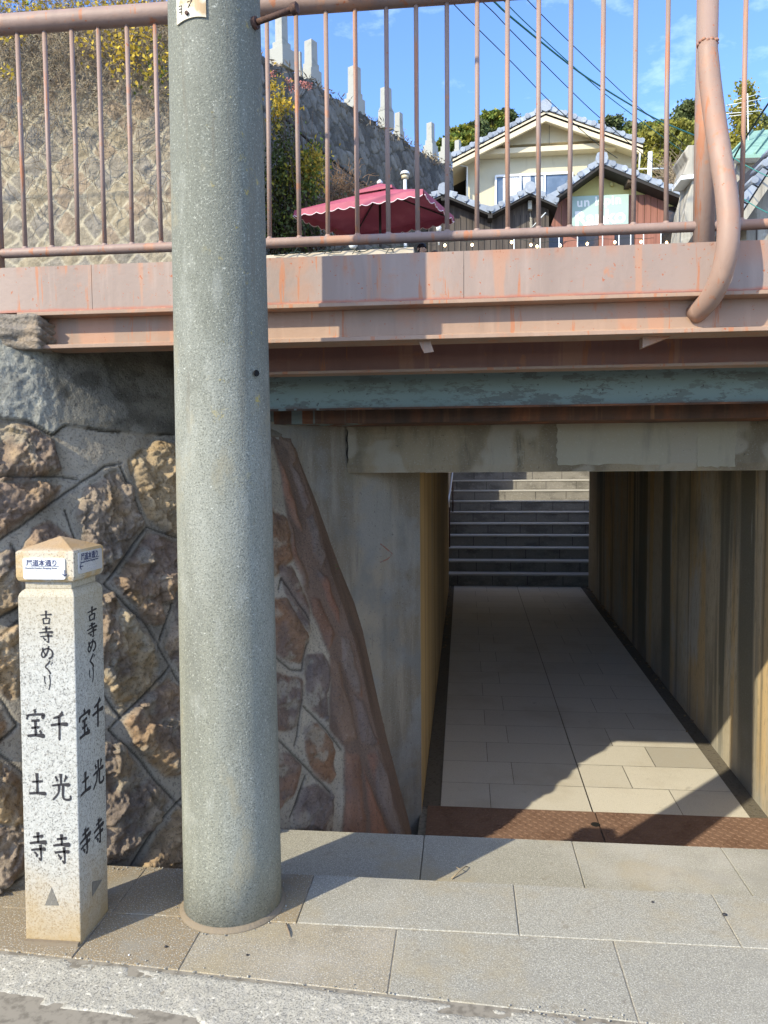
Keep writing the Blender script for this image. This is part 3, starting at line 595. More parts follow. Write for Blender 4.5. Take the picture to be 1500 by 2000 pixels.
for ch, u0, v0, u1, v1 in [('古', 165, 1184, 185, 1213), ('寺', 165, 1216, 186, 1246), ('め', 167, 1246, 184, 1274), ('ぐ', 170, 1277, 183, 1305), ('り', 171, 1304, 182, 1334),
                           ('宝', 152, 1384, 175, 1441), ('千', 178, 1366, 201, 1420), ('土', 156, 1506, 178, 1551), ('光', 181, 1483, 203, 1536), ('寺', 157, 1617, 180, 1672), ('寺', 184, 1598, 205, 1650)]:
    vm = (v0 + v1) / 2; um = (u0 + u1) / 2; xs = XS(.6)
    y0 = atX(u0, vm, xs).y; y1 = atX(u1, vm, xs).y; za = atX(um, v1, xs).z; zb = atX(um, v0, xs).z; sl_ = 0.0
    mbS = MB(); glyph(mbS, ch, lambda x, y, y0=y0, y1=y1, za=za, zb=zb: Vector((XS(za + (zb - za) * y) + .0004, y0 + (y1 - y0) * x, za + (zb - za) * y)), .07, Vector((.0012, 0, 0))); mbS.build('carved_character', M['ink'], t)
tri = [at(101, 1733, YF), at(115, 1768, YF), at(88, 1768, YF)]
MB().prism([p + Vector((0, -.0004, 0)) for p in tri], (0, -.001, 0)).build('arrow_mark', M['arrow'], t)
tri = [atX(180, 1722, XS(.2)), atX(199, 1718, XS(.2)), atX(180, 1751, XS(.2))]
MB().prism([p + Vector((.0006, 0, 0)) for p in tri], (.001, 0, 0)).build('arrow_mark', M['arrow'], t)
# the two street plates on the cap
def plate(o, x, y, wd, hg, arrow):
    f = frame(o, x, y); nrm = f.to_3x3() @ Vector((0, 0, 1)); T = lambda a, b, c=0: f @ Vector((a, b, c))
    r = .007; pts = []
    for cx, cy, a0 in ((wd - r, r, -90), (wd - r, hg - r, 0), (r, hg - r, 90), (r, r, 180)):
        for k in range(5):
            q = math.radians(a0 + k * 22.5); pts.append(T(cx + r * math.cos(q), cy + r * math.sin(q)))
    pl = MB().prism(pts, nrm * .004).build('sign_plate', M['plate'], t)
    c = Matrix.Translation(nrm * .0044)
    s = wd / .157
    m4 = c @ frame(T(.013 * s, .0462), f.to_3x3() @ Vector((1, 0, 0)), f.to_3x3() @ Vector((0, 1, 0)))
    mb = text_mesh('尾道本通り', .0235 * s, m4, .0003, .0005 * s); k0 = T(.03 * s, .0425, .0044); k1 = T(.135 * s, .0425, .0044)
    mb.build('lettering', M['plate_ink'], pl); mb = MB(); mb.prism([k0, k1, k1 + (f.to_3x3() @ Vector((0, .0018, 0))), k0 + (f.to_3x3() @ Vector((0, .0018, 0)))], nrm * .0004); mb.build('underline', M['plate_ink'], pl)
    m4 = c @ frame(T(.007 * s, .0345), f.to_3x3() @ Vector((1, 0, 0)), f.to_3x3() @ Vector((0, 1, 0)))
    text_mesh('Onomichi Hondori Shopping Street', .0084 * s, m4, .0003, .0001).build('lettering', M['plate_ink'], pl)
    mb = MB()
    for row, (n0, yy) in enumerate(((9, .0255), (9, .0165), (8, .0075))):
        for k in range(n0):
            xx = (.035 + row * .006 + k * .0082) * s
            if random.random() < .12: continue
            for q in range(3):
                ax, ay = xx + random.uniform(0, .0045) * s, yy + random.uniform(0, .005); dx = random.choice([(.004 * s, 0), (0, .004), (.003 * s, .002)])
                mb.prism([T(ax, ay, .0044), T(ax + dx[0] + .0007, ay + dx[1], .0044), T(ax + dx[0] + .0007, ay + dx[1] + .0009, .0044), T(ax, ay + .0009, .0044)], nrm * .0003)
    mb.build('small_print', M['plate_grey'], pl)
    mb = MB()
    def bar(a_, b_, wv=.0016):
        d = Vector((b_[0] - a_[0], b_[1] - a_[1])).normalized(); e = Vector((-d.y, d.x)) * wv
        mb.prism([T(a_[0] + e.x, a_[1] + e.y, .0044), T(a_[0] - e.x, a_[1] - e.y, .0044), T(b_[0] - e.x, b_[1] - e.y, .0044), T(b_[0] + e.x, b_[1] + e.y, .0044)], nrm * .0004)
    if arrow == 'down':
        bar((.143, .031), (.143, .012)); bar((.135, .019), (.1435, .0105)); bar((.151, .019), (.1425, .0105))
    else:
        bar((.004, .024), (.026, .024)); bar((.0035, .024), (.013, .034)); bar((.0035, .024), (.013, .014))
    mb.build('arrow', M['plate_ink'], pl); return pl
p0 = at(47, 1131, YF - .003); p1 = at(129, 1133, YF - .003)
plate(Vector((p0.x, YF - .0032, p0.z)), (1, 0, 0), (0, 0, 1), p1.x - p0.x, .070, 'down')
xs = XR + .003 + lx(1.28)
q0 = atX(153, 1128, xs); q1 = atX(198, 1112, xs)
plq = plate(Vector((xs + .0002, q0.y, 1.2475)), (0, 1, 0), (0, 0, 1), max(.14, min(.165, q1.y - q0.y)), .070, 'left')
plq['label'] = 'street plate on the shaded right side of the cap'
# stone, quoin and joint outlines in the wall's own (along, height) metres
POLY=[
 [(2.51,1.76),(2.74,1.76),(2.83,1.71),(2.87,1.59),(2.72,1.56),(2.49,1.57)],
 [(2.49,1.53),(2.74,1.52),(2.85,1.51),(2.73,1.43),(2.57,1.33),(2.48,1.3)],
 [(3.3,1.62),(3.44,1.69),(3.73,1.72),(3.7,1.24),(3.47,1.27),(3.35,1.36),(3.31,1.5)],
 [(3.0,1.48),(3.21,1.57),(3.26,1.5),(3.28,1.39),(3.29,1.32),(3.17,1.22),(3.05,1.15),(2.97,1.27),(2.94,1.39)],
 [(2.72,1.33),(2.79,1.36),(2.89,1.28),(2.85,1.22),(2.66,1.26)],
 [(2.47,1.22),(2.61,1.26),(2.64,1.18),(2.63,1.05),(2.46,1.01)],
 [(2.46,0.92),(2.62,0.95),(2.63,0.82),(2.61,0.7),(2.45,0.76)],
 [(3.1,1.1),(3.2,1.17),(3.32,1.27),(3.47,1.23),(3.42,1.03),(3.31,0.89),(3.23,0.92),(3.16,1.04)],
 [(2.99,1.04),(3.06,1.05),(3.21,0.85),(3.24,0.72),(3.21,0.62),(3.08,0.59),(3.04,0.57),(2.97,0.7),(2.94,0.76)],
 [(3.33,0.77),(3.43,0.98),(3.67,0.99),(3.6,0.54),(3.38,0.66)],
 [(3.05,0.51),(3.16,0.58),(3.3,0.63),(3.46,0.43),(3.45,0.28),(3.28,0.25),(3.2,0.26),(3.08,0.41)],
 [(2.93,0.47),(2.97,0.45),(3.14,0.23),(3.19,0.15),(3.13,0.09),(3.03,0.04),(2.96,-0.0),(2.88,-0.01),(2.89,0.35)],
 [(3.03,-0.06),(3.24,0.1),(3.5,-0.04),(3.5,-0.27),(3.08,-0.14)],
 [(2.44,0.68),(2.54,0.65),(2.56,0.58),(2.53,0.54),(2.43,0.51)],
 [(2.43,0.47),(2.53,0.45),(2.59,0.36),(2.6,0.25),(2.56,0.24),(2.42,0.28)],
 [(2.41,0.25),(2.59,0.21),(2.59,0.07),(2.53,0.01),(2.4,-0.0)],
 [(2.69,1.18),(2.85,1.19),(3.0,1.07),(2.8,0.97),(2.68,0.96)],
 [(2.67,0.92),(2.87,0.93),(2.92,0.76),(2.75,0.7),(2.66,0.74)],
 [(2.65,0.6),(2.82,0.64),(2.92,0.52),(2.79,0.42),(2.66,0.43)],
 [(2.66,0.39),(2.82,0.4),(2.87,0.24),(2.75,0.12),(2.64,0.17)],
 [(3.97,0.89),(4.06,0.88),(4.12,0.78),(4.16,0.65),(4.09,0.56),(4.01,0.58),(3.92,0.65)],
 [(3.87,0.53),(4.02,0.48),(4.06,0.47),(4.03,0.35),(3.98,0.28),(3.92,0.26),(3.82,0.3)],
 [(4.09,0.41),(4.15,0.56),(4.24,0.56),(4.28,0.48),(4.22,0.37),(4.21,0.24),(4.16,0.27),(4.09,0.35)],
 [(4.04,0.24),(4.11,0.23),(4.2,0.11),(4.18,-0.04),(4.14,-0.07),(4.06,0.01),(4.02,0.1)],
 [(3.8,0.15),(3.9,0.13),(3.95,0.06),(3.89,-0.04),(3.74,-0.09)],
 [(3.96,-0.05),(4.04,-0.07),(4.13,-0.14),(4.09,-0.3),(3.86,-0.22)],
 [(4.05,1.39),(4.16,1.3),(4.16,1.1),(4.06,1.05),(3.97,1.03)],
 [(4.07,1.05),(4.14,1.04),(4.21,0.82),(4.19,0.7),(4.16,0.76),(4.08,0.93)],
 [(3.62,1.15),(3.93,1.19),(3.95,0.95),(3.77,0.75),(3.55,0.84)],
 [(3.62,0.73),(3.86,0.71),(3.84,0.48),(3.6,0.4),(3.5,0.58)],
 [(3.59,0.33),(3.79,0.3),(3.77,0.08),(3.57,-0.01),(3.51,0.14)],
 [(3.8,1.62),(4.09,1.62),(4.04,1.35),(3.81,1.21),(3.74,1.37)],
]
QUOIN=[
 [(4.19,1.77),(4.33,1.77),(4.35,1.61),(4.29,1.58),(4.27,1.68)],
 [(4.26,1.65),(4.35,1.55),(4.38,1.38),(4.32,1.33),(4.29,1.45)],
 [(4.19,1.68),(4.23,1.55),(4.27,1.38),(4.27,1.21),(4.22,1.26),(4.18,1.45)],
 [(4.32,1.31),(4.38,1.32),(4.42,1.09),(4.38,1.01),(4.33,1.1)],
 [(4.19,1.34),(4.2,1.17),(4.25,0.98),(4.25,0.89),(4.19,0.93),(4.16,1.12)],
 [(4.33,1.02),(4.41,0.97),(4.44,0.76),(4.43,0.68),(4.38,0.79)],
 [(4.25,0.87),(4.32,0.87),(4.38,0.66),(4.35,0.63),(4.3,0.58),(4.24,0.78)],
 [(4.42,0.65),(4.49,0.6),(4.52,0.37),(4.5,0.27),(4.44,0.35),(4.38,0.51)],
 [(4.29,0.54),(4.37,0.51),(4.4,0.2),(4.4,0.07),(4.29,0.08),(4.25,0.24)],
 [(4.44,0.33),(4.51,0.26),(4.57,0.01),(4.51,-0.0),(4.42,0.06)],
 [(4.29,0.05),(4.39,0.02),(4.38,-0.15),(4.32,-0.42),(4.17,-0.37)],
 [(4.44,-0.0),(4.55,-0.01),(4.59,-0.19),(4.59,-0.3),(4.61,-0.53),(4.54,-0.51),(4.46,-0.26)],
 [(4.4,-0.02),(4.44,-0.25),(4.51,-0.51),(4.35,-0.45),(4.39,-0.18)],
]
GROOVE=[
 [(2.48,1.24),(2.81,1.45),(3.14,1.6),(3.24,1.62)],
 [(3.23,1.6),(3.28,1.45),(3.32,1.32)],
 [(3.32,1.32),(3.16,1.19),(3.04,1.09)],
 [(3.32,1.32),(3.5,1.25),(3.69,1.18)],
 [(3.04,1.09),(3.21,0.91),(3.27,0.79)],
 [(3.27,0.79),(3.37,0.94),(3.44,1.07),(3.57,1.22)],
 [(3.27,0.79),(3.35,0.62),(3.47,0.47)],
 [(3.31,0.69),(3.13,0.59),(3.03,0.53),(2.97,0.49)],
 [(3.03,0.53),(2.97,0.64),(2.85,0.82)],
 [(2.97,0.49),(3.1,0.33),(3.18,0.2),(3.23,0.12),(3.36,0.01)],
 [(3.28,0.14),(3.12,0.07),(2.99,-0.05)],
 [(2.45,0.85),(2.55,0.69),(2.6,0.58),(2.43,0.45)],
 [(2.53,0.49),(2.6,0.41),(2.7,0.29)],
 [(2.53,0.01),(2.59,0.03),(2.69,0.1)],
 [(2.62,1.28),(2.64,1.23),(2.69,1.16)],
 [(2.87,1.41),(2.91,1.29),(2.94,1.24)],
 [(2.46,0.95),(2.61,1.02),(2.69,1.08)],
 [(2.56,0.93),(2.63,0.98)],
 [(2.49,1.56),(2.87,1.56),(2.96,1.54)],
 [(4.03,0.94),(4.06,1.0),(4.14,0.86),(4.21,0.75)],
 [(3.91,0.64),(4.02,0.53),(4.09,0.51),(4.16,0.64)],
 [(4.07,0.42),(3.96,0.16)],
 [(4.06,0.34),(4.19,0.18),(4.27,0.06)],
 [(3.83,0.29),(3.86,0.22),(4.01,0.04),(4.13,-0.12)],
 [(3.99,0.01),(3.85,-0.15)],
 [(2.51,1.82),(2.62,1.8),(2.74,1.79),(2.84,1.74),(2.94,1.78),(3.1,1.77),(3.34,1.75),(3.59,1.75),(3.8,1.76)],
]

ENDS=[4.64, 4.63, 4.57, 4.53, 4.44, 4.4, 4.32, 4.29]
# ================================================================== STONE ABUTMENT (curved, battered rubble wall)
CP = np.array([(-3.66, 1.03), (-1.745, 2.638), (-1.446, 2.89), (-.93, 3.62), (-.455, 4.30), (-.12, 4.95)])
def wall_curve():
    P = np.vstack([2 * CP[0] - CP[1], CP, 2 * CP[-1] - CP[-2]]); out = []
    for i in range(1, len(P) - 2):
        t = np.linspace(0, 1, 80, endpoint=False)[:, None]; a, b, c, d = P[i - 1], P[i], P[i + 1], P[i + 2]
        L0 = np.linalg.norm(b - a); L1 = np.linalg.norm(c - b); L2 = np.linalg.norm(d - c)
        m1 = ((c - b) / L1 * L0 + (b - a) / L0 * L1) / (L0 + L1) * L1; m2 = ((d - c) / L2 * L1 + (c - b) / L1 * L2) / (L1 + L2) * L1
        out.append((2 * t**3 - 3 * t**2 + 1) * b + (t**3 - 2 * t**2 + t) * m1 + (-2 * t**3 + 3 * t**2) * c + (t**3 - t**2) * m2)
    C = np.vstack(out + [CP[-1:]]); s = np.r_[0, np.cumsum(np.linalg.norm(np.diff(C, axis=0), axis=1))]
    T = np.gradient(C, axis=0); T /= np.linalg.norm(T, axis=1)[:, None]
    return s, C, np.stack([T[:, 1], -T[:, 0]], 1)
WS, WC, WN = wall_curve()
def wall_pt(s, z, h):
    c = np.stack([np.interp(s, WS, WC[:, k]) for k in (0, 1)], -1); n = np.stack([np.interp(s, WS, WN[:, k]) for k in (0, 1)], -1)
    p = c + n * (h - .25 * z)[..., None]
    return np.concatenate([p, (z + .2 * h)[..., None]], -1)
gs, gz = np.meshgrid(np.arange(1.75, 4.83, .0065), np.arange(-.75, 2.24, .0065))
ws_ = gs + fbm(gs * 9, gz * 9, 4, 21) * .05; wz_ = gz + fbm(gs * 9, gz * 9, 4, 22) * .05
H = fbm(gs * 14, gz * 14, 4, 1) * .012; COLR = np.zeros(gs.shape + (3,))
mort = np.array((.315, .278, .215)); COLR[:] = mort
COLR *= (1 + fbm(gs * 5, gz * 5, 4, 2)[..., None] * .7)
pale = .8 * sstep(.06, .2, fbm(gs * 4, gz * 4, 4, 41)) * sstep(3.7, 3.9, gs); COLR = COLR * (1 - pale[..., None]) + np.array((.34, .31, .255)) * pale[..., None]
stain = sstep(.0, .2, fbm(gs * 3, gz * 3, 4, 42)); COLR *= (1 - .45 * stain * (1 - sstep(3.7, 3.9, gs)))[..., None]
pal = [(.29, .22, .15), (.25, .185, .135), (.31, .245, .165), (.235, .195, .16), (.27, .195, .135), (.255, .215, .17)]
ptt = [(.165, .125, .11), (.15, .125, .12), (.185, .12, .085)]
rough = fbm(gs * 17, gz * 17, 6, 5, .58); fine = fbm(gs * 52, gz * 52, 4, 6); big = fbm(gs * 6, gz * 6, 3, 7)
def facets(x, y, cell, seed):
    gx = np.floor(x / cell).astype(np.int64); gy = np.floor(y / cell).astype(np.int64); f1 = np.full(x.shape, 9.); out = np.zeros(x.shape)
    def hh(a, b, k):
        n = (a * 374761393 + b * 668265263 + (seed + k) * 974711) & 0xffffffff; n = ((n ^ (n >> 13)) * 1274126177) & 0xffffffff; return ((n ^ (n >> 16)) & 0xffff) / 65535. - .5
    for i in (-1, 0, 1):
        for j in (-1, 0, 1):
            a, b = gx + i, gy + j; sx = (a + .5 + hh(a, b, 1)) * cell; sy = (b + .5 + hh(a, b, 2)) * cell; d = np.hypot(x - sx, y - sy); m = d < f1
            out = np.where(m, hh(a, b, 3) * cell * .42 + (hh(a, b, 4) * (x - sx) + hh(a, b, 5) * (y - sy)) * 1.05, out); f1 = np.where(m, d, f1)
    return out
fx_ = gs + fbm(gs * 22, gz * 22, 4, 201) * .05; fy_ = gz + fbm(gs * 22, gz * 22, 4, 202) * .05
fac = facets(fx_, fy_, .115, 3) + facets(fx_, fy_, .05, 9) * .8 + facets(fx_, fy_, .024, 15) * .7
grit = fbm(gs * 75, gz * 75, 2, 203)
rid = 1 - np.abs(fbm(gs * 15, gz * 15, 5, 55, .6)) * 3.2
for i, p in enumerate(POLY):
    sd = poly_sd(ws_, wz_, p) + .026; m = sstep(0, .02, sd); r_ = random.Random(i); right = np.mean([q[0] for q in p]) > 3.7
    a, b = r_.uniform(-.12, .12), r_.uniform(-.15, .08); c0 = np.mean(np.array(p), 0)
    k = .5 if right else 1.0
    h = (.040 * sstep(-.01, .05, sd) + a * (gs - c0[0]) + b * (gz - c0[1]) + rough * .045 + big * .03 + fine * .020 + fac * (.6 if not right else .35) + grit * .010) * k
    H = H * (1 - m) + np.maximum(h, H - .02) * m
    base = np.array(ptt[i % 3] if right else pal[i % 6]); cc = np.repeat((base * (1.02, .97, .86))[None, None], gs.shape[0], 0).repeat(gs.shape[1], 1) * (1 + rough[..., None] * .9)
    oc = sstep(.02, .15, fbm(gs * 7 + i, gz * 7, 4, 30)) * (.45 if not right else .3); cc = cc * (1 - oc[..., None]) + np.array((.37, .25, .125) if not right else (.24, .11, .05)) * oc[..., None]
    pu = sstep(.03, .16, fbm(gs * 5 + 7 * i, gz * 5, 4, 33)) * .55; cc = cc * (1 - pu[..., None]) + np.array((.14, .11, .10)) * pu[..., None]
    gr = sstep(.08, .2, fbm(gs * 11 + 3 * i, gz * 11, 4, 34)) * .5; cc = cc * (1 - gr[..., None]) + np.array((.33, .30, .23)) * gr[..., None]
    COLR = COLR * (1 - m[..., None]) + cc * m[..., None]
# the long red quoin stones at the right end
LA = [(4.15, -.75), (4.17, -.32), (4.28, .06), (4.21, .16), (4.29, .55), (4.22, .84), (4.16, 1.11), (4.18, 1.45), (4.16, 1.75), (4.2, 1.9), (4.9, 1.9), (4.9, -.75)]
qm = sstep(-.01, .02, poly_sd(ws_, wz_, LA))
qh = fbm(gs * 9, gz * 3, 4, 61) * .02 + fine * .004 - .005; QC = np.repeat(np.array((.15, .105, .08))[None, None], gs.shape[0], 0).repeat(gs.shape[1], 1) * (1 + fbm(gs * 8, gz * 3, 4, 62)[..., None] * .9)
for i, p in enumerate(QUOIN):
    sd = poly_sd(ws_, wz_, p); m = sstep(-.004, .016, sd); r_ = random.Random(90 + i)
    h = .026 * sstep(-.005, .04, sd) + r_.uniform(-.006, .012) + fbm(gs * 10, gz * 4, 4, 63 + i) * .012 + facets(fx_, fy_ * .45, .05, 30) * .35 + fine * .006 + grit * .004
    qh = qh * (1 - m) + h * m; base = np.array([(.185, .125, .09), (.165, .125, .105), (.215, .125, .085), (.18, .14, .115)][i % 4])
    cc = base[None, None] * (1 + fbm(gs * 9 + i, gz * 4, 4, 70)[..., None] * .9); rd = sstep(.02, .16, fbm(gs * 7, gz * 2.5 + i, 3, 71)); cc = cc * (1 - .6 * rd[..., None]) + np.array((.24, .105, .06)) * .6 * rd[..., None]
    QC = QC * (1 - m[..., None]) + cc * m[..., None]
qh = .008 + (qh - .008) * .55
H = H * (1 - qm) + qh * qm; COLR = COLR * (1 - qm[..., None]) + QC * qm[..., None]
# pointing grooves
for p in GROOVE[:-1]:
    d = line_d(gs + fbm(gs * 8, gz * 8, 3, 80) * .02, gz + fbm(gs * 8, gz * 8, 3, 81) * .02, p); m = (1 - sstep(.0025, .0075, d))
    flat = (1 - sstep(.018, .03, d)) * .6 * (1 - sstep(.02, .05, H)); H = H * (1 - flat) + .002 * flat
    COLR = COLR * (1 - flat[..., None] * .5) + np.array((.25, .225, .185)) * flat[..., None] * .5
    H -= .009 * m; COLR *= (1 - .7 * m)[..., None]
# rendered upper course with a crack under it
top = GROOVE[-1]; zt = np.interp(gs, [q[0] for q in top], [q[1] for q in top]) + fbm(gs * 20, gs * 0, 4, 82) * .02
pm = sstep(-.004, .004, gz - zt); ph = .012 + fbm(gs * 5, gz * 5, 4, 83) * .016 + fbm(gs * 45, gz * 45, 3, 86) * .004; lf = 1 - sstep(2.78, 2.98, gs + fbm(gs * 5, gz * 5, 3, 87) * .2)
ph += lf * (.012 + fbm(gs * 40, gz * 40, 3, 88) * .016 + fbm(gs * 12, gz * 12, 3, 89) * .012)
soot = sstep(-.05, .16, fbm(gs * 3.4, gz * 4.5, 5, 84)); gl = sstep(.02, .16, fbm(gs * 6, gz * 7, 5, 85)) * .5
PC = np.array((.175, .16, .125))[None, None] * (1 - .5 * soot[..., None]); PC = PC * (1 - gl[..., None]) + np.array((.25, .235, .195)) * gl[..., None]
PC = PC * (1 - lf[..., None]) + np.array((.27, .265, .225)) * (1 + fbm(gs * 30, gz * 30, 4, 90)[..., None] * .8) * lf[..., None]
H = H * (1 - pm) + ph * pm; COLR = COLR * (1 - pm[..., None]) + PC * pm[..., None]
cr = (1 - sstep(.002, .007, np.abs(gz - zt))) * (1 - qm) * sstep(-.12, .02, fbm(gs * 6, gs * 0, 3, 92)); H -= .012 * cr; COLR *= (1 - .75 * cr)[..., None]
t = thing('stone_wall', 'battered rubble stone abutment with wide mortar joints, curving in behind the utility pole to the underpass', 'stone wall', (-1.6, 3.0, 0))
EZ, ES = [-.8, -.5, -.06, .59, .99, 1.37, 1.77, 1.9], ENDS
ez = np.interp(gz, EZ, ES); over = np.clip(gs - ez, 0, None); PT = wall_pt(np.minimum(gs, ez), gz, H * (over <= 0) + np.take_along_axis(H, np.clip(np.searchsorted(gs[0], ez[:, :1]) - 1, 0, gs.shape[1] - 1), 1) * (over > 0))
PT[..., 0] += over * .02; PT[..., 1] += over * 1.0
grid_mesh('stone_face', PT, M['stone'], t, np.clip(COLR, .012, .7))
s1 = np.linspace(0, 4.85, 80); z1 = np.full_like(s1, 2.225); rows = [wall_pt(s1, z1, np.full_like(s1, q)) for q in (0.0, -.9, -1.6)]
for r_ in rows: r_[:, 2] = 2.225
grid_mesh('wall_top', np.stack(rows), M['capstone'], t)
a_, b_ = np.meshgrid(np.linspace(0, 4.2, 60), np.linspace(-.75, 2.23, 12)); grid_mesh('leak_blocker', wall_pt(a_, b_, np.full(a_.shape, -.16)), M['capstone'], t)  # hidden inner sheet added to stop sun leaking through the wall
s1 = np.linspace(0, 1.76, 40); zz = np.linspace(-.75, 2.24, 30); a_, b_ = np.meshgrid(s1, zz)
grid_mesh('stone_face', wall_pt(a_, b_, fbm(a_ * 6, b_ * 6, 4, 8) * .08), M['stone'], t, np.full(a_.shape + (3,), .17))
# rough block wedged round the girder's end
def rock(name, c, r, seed, mat, parent):
    bm = bmesh.new(); bmesh.ops.create_cube(bm, size=2); bmesh.ops.subdivide_edges(bm, edges=bm.edges[:], cuts=24, use_grid_fill=True)
    me = bpy.data.meshes.new(name); V = np.array([v.co for v in bm.verts]); N = V / np.linalg.norm(V, axis=1)[:, None]
    k = .78 * V + .22 * N * 1.35; d = fbm(V[:, 0] * 2.2 + seed, V[:, 1] * 2.2 + V[:, 2] * 2.9, 5, seed) * .42 + fbm(V[:, 0] * 9 + V[:, 1] * 7, V[:, 2] * 9, 3, seed) * .10
    k = (k + N * d[:, None]) * np.array(r) + np.array(c) - np.array(parent.location)
    for v, q in zip(bm.verts, k): v.co = q
    bm.to_mesh(me); bm.free(); me.polygons.foreach_set('use_smooth', [True] * len(me.polygons)); me.materials.append(mat); o = bpy.data.objects.new(name, me); COL.objects.link(o); o.parent = parent; return o
rock('capstone', (-2.06, 3.30, 2.178), (.27, .17, .078), 3, M['capstone'], t)

# ================================================================== UNDERPASS
t = thing('underpass', 'stained concrete pedestrian underpass beneath the railway, with a patched lintel over its mouth', 'underpass', (0, 4.4, 0))
JX, JY = -.289, 5.06; wd_ = Vector((-math.cos(math.radians(48.6)), -math.sin(math.radians(48.6)), 0)); jw = Vector((JX, JY, -1.2)) + wd_ * 1.38
mb = MB(); mb.prism([(JX, JY, -1.2), tuple(jw), (jw.x - .5, jw.y + .6, -1.2), (JX - .3, JY + .25, -1.2)], (0, 0, 3.04)); mb.build('wing_wall', M['concrete'], t)
mb = MB(); mb.prism([(JX, JY + .001, -1.2), (-.25, 12.6, -1.2), (-1.75, 12.6, -1.2), (-1.75, 5.6, -1.2), (JX - .298, JY + .252, -1.2)], (0, 0, 2.747)); mb.build('side_wall', M['wall_jamb'], t)
mb = MB(); mb.box(2.0, 2.7, 3.1, 12.6, -1.6, 1.547); mb.build('side_wall', M['wall_in'], t)
mb = MB(); 
mb.prism([(-.70, 4.582, 1.85), (-.70, 4.582, 1.592), (-.70, 4.60, 1.5475), (-.70, 12.6, 1.5475), (-.70, 12.6, 1.85)], (4.8, 0, 0)); mb.build('lintel', M['lintel'], t)
MB().box(-1.75, -.674, 5.6, 12.6, 1.5485, 1.84).build('roof_slab', M['under'], t)
def patch(u0, v0, u1, v1):
    a = at(u0, v1, 4.58); b = at(u1, v0, 4.58); n = 14; pts = []
    for (ax, az), (bx, bz) in (((a.x, a.z), (b.x, a.z)), ((b.x, a.z), (b.x, b.z)), ((b.x, b.z), (a.x, b.z)), ((a.x, b.z), (a.x, a.z))):
        for k in range(n): f = k / n; pts.append(Vector((ax + (bx - ax) * f + random.uniform(-.007, .007), 4.5815, az + (bz - az) * f + random.uniform(-.005, .005))))
    return MB().prism(pts, (0, -.003, 0)).build('repair_patch', M['patch'], t)
patch(1088, 824, 1312, 908); patch(1362, 822, 1438, 912)
mb = MB()
a = at(678, 838, 4.58); b = at(676, 905, 4.58); pts = [(a.x + .003 * math.sin(k * 1.7), 4.5795, a.z + (b.z - a.z) * k / 9) for k in range(10)]; mb.tube(pts, [.001, .003, .004, .005, .003, .004, .005, .004, .003, .001], 5)
mb.build('crack', M['black'], t)
MB().box(-.25, 1.999, 5.1, 12.59, 1.5405, 1.5475).build('soffit', M['soffit'], t)  # pale sheet added under the slab to brighten the tunnel
# red spray scrawl
mb = MB(); sc = [(742, 1062), (752, 1070), (766, 1082), (756, 1092), (742, 1098)]
WN_ = Vector((-wd_.y, wd_.x, 0)); WN_ = WN_ if WN_.y < 0 else -WN_
def on_wing(u, v, off):
    k = Vector(ray(u, v)); q = Vector((JX, JY, 0)) + WN_ * off - Vector(EYE); return Vector(EYE) + k * (q.dot(WN_) / k.dot(WN_))
mb.tube([on_wing(u, v, -.004) for u, v in sc], .0065, 6)
mb.build('paint_mark', surf('faded_red_paint', (.26, .12, .09), [FL(40, .45, .6, (.22, .19, .16), .9)], rough=.9), t)
# little green sprig growing in the joint beside the facade
c = on_wing(648, 1107, .02); sp = thing('wall_plant', 'small bright green sprig growing from the joint between stone and concrete', 'plant', (c.x, c.y, c.z - .02))
leaves('leaves', np.array(c) + rng.normal(size=(40, 3)) * np.array((.016, .012, .013)), .016, M['sprig'], sp)
MB().tube([c + Vector((0, .05, -.03)), c], .0015, 5).build('stem', M['sprig'], sp)

# ================================================================== RAILWAY BRIDGE
BX0, BX1 = -4.2, 3.6
t = thing('railway_bridge', 'rusting pink and teal steel railway bridge spanning over the underpass', 'bridge', (0, 3.17, 0))
mb = MB()
for x0, x1 in ((BX0, -1.568), (-1.566, .0), (.002, BX1)): mb.box(x0, x1, 3.163, 3.173, 2.262, 2.452)
mb.build('fascia_plate', M['pink'], t)
mb = MB(); mb.tube([(BX0, 3.160, 2.2615), (BX1, 3.160, 2.2615)], .0035, 6); mb.build('weld_bead', M['red_beam'], t)
mb = MB(); mb.box(-1.90, BX1, 3.150, 3.31, 2.244, 2.259); mb.build('top_flange', M['pink_beam'], t, .002)
mb = MB(); mb.box(-1.905, BX1, 3.227, 3.236, 2.122, 2.2435)
mb.prism([(-1.905, 3.2265, 2.1225), (-1.905, 3.2155, 2.1225), (-1.905, 3.2265, 2.137)], (BX1 + 1.905, 0, 0)); mb.build('girder_web', M['pink_beam'], t)
mb = MB(); mb.box(-1.91, BX1, 3.158, 3.31, 2.105, 2.1215); mb.build('bottom_flange', M['pink_beam'], t, .002)
mb = MB(); mb.box(-1.2, BX1, 3.60, 3.612, 2.035, 2.24); mb.build('second_girder', M['red_beam'], t)
mb = MB(); mb.box(-1.2, BX1, 3.55, 3.66, 2.022, 2.034); mb.build('second_flange', M['pink_beam'], t)
mb = MB(); mb.box(-1.25, BX1, 3.90, 3.93, 1.885, 2.10); mb.build('teal_girder', M['teal'], t)
mb = MB(); mb.box(-1.25, BX1, 3.872, 3.9, 1.876, 1.8848); 
mb.build('teal_flange', M['rust_band'], t)
mb = MB(); mb.box(-1.3, BX1, 4.2, 4.59, 1.825, 1.8995); mb.build('bearing_band', M['rust_band'], t)
mb = MB(); mb.box(BX0, BX1, 3.24, 12.5, 2.2605, 2.40); mb.box(BX0, BX1, 3.94, 12.5, 2.1005, 2.26); mb.build('deck_slab', M['under'], t)
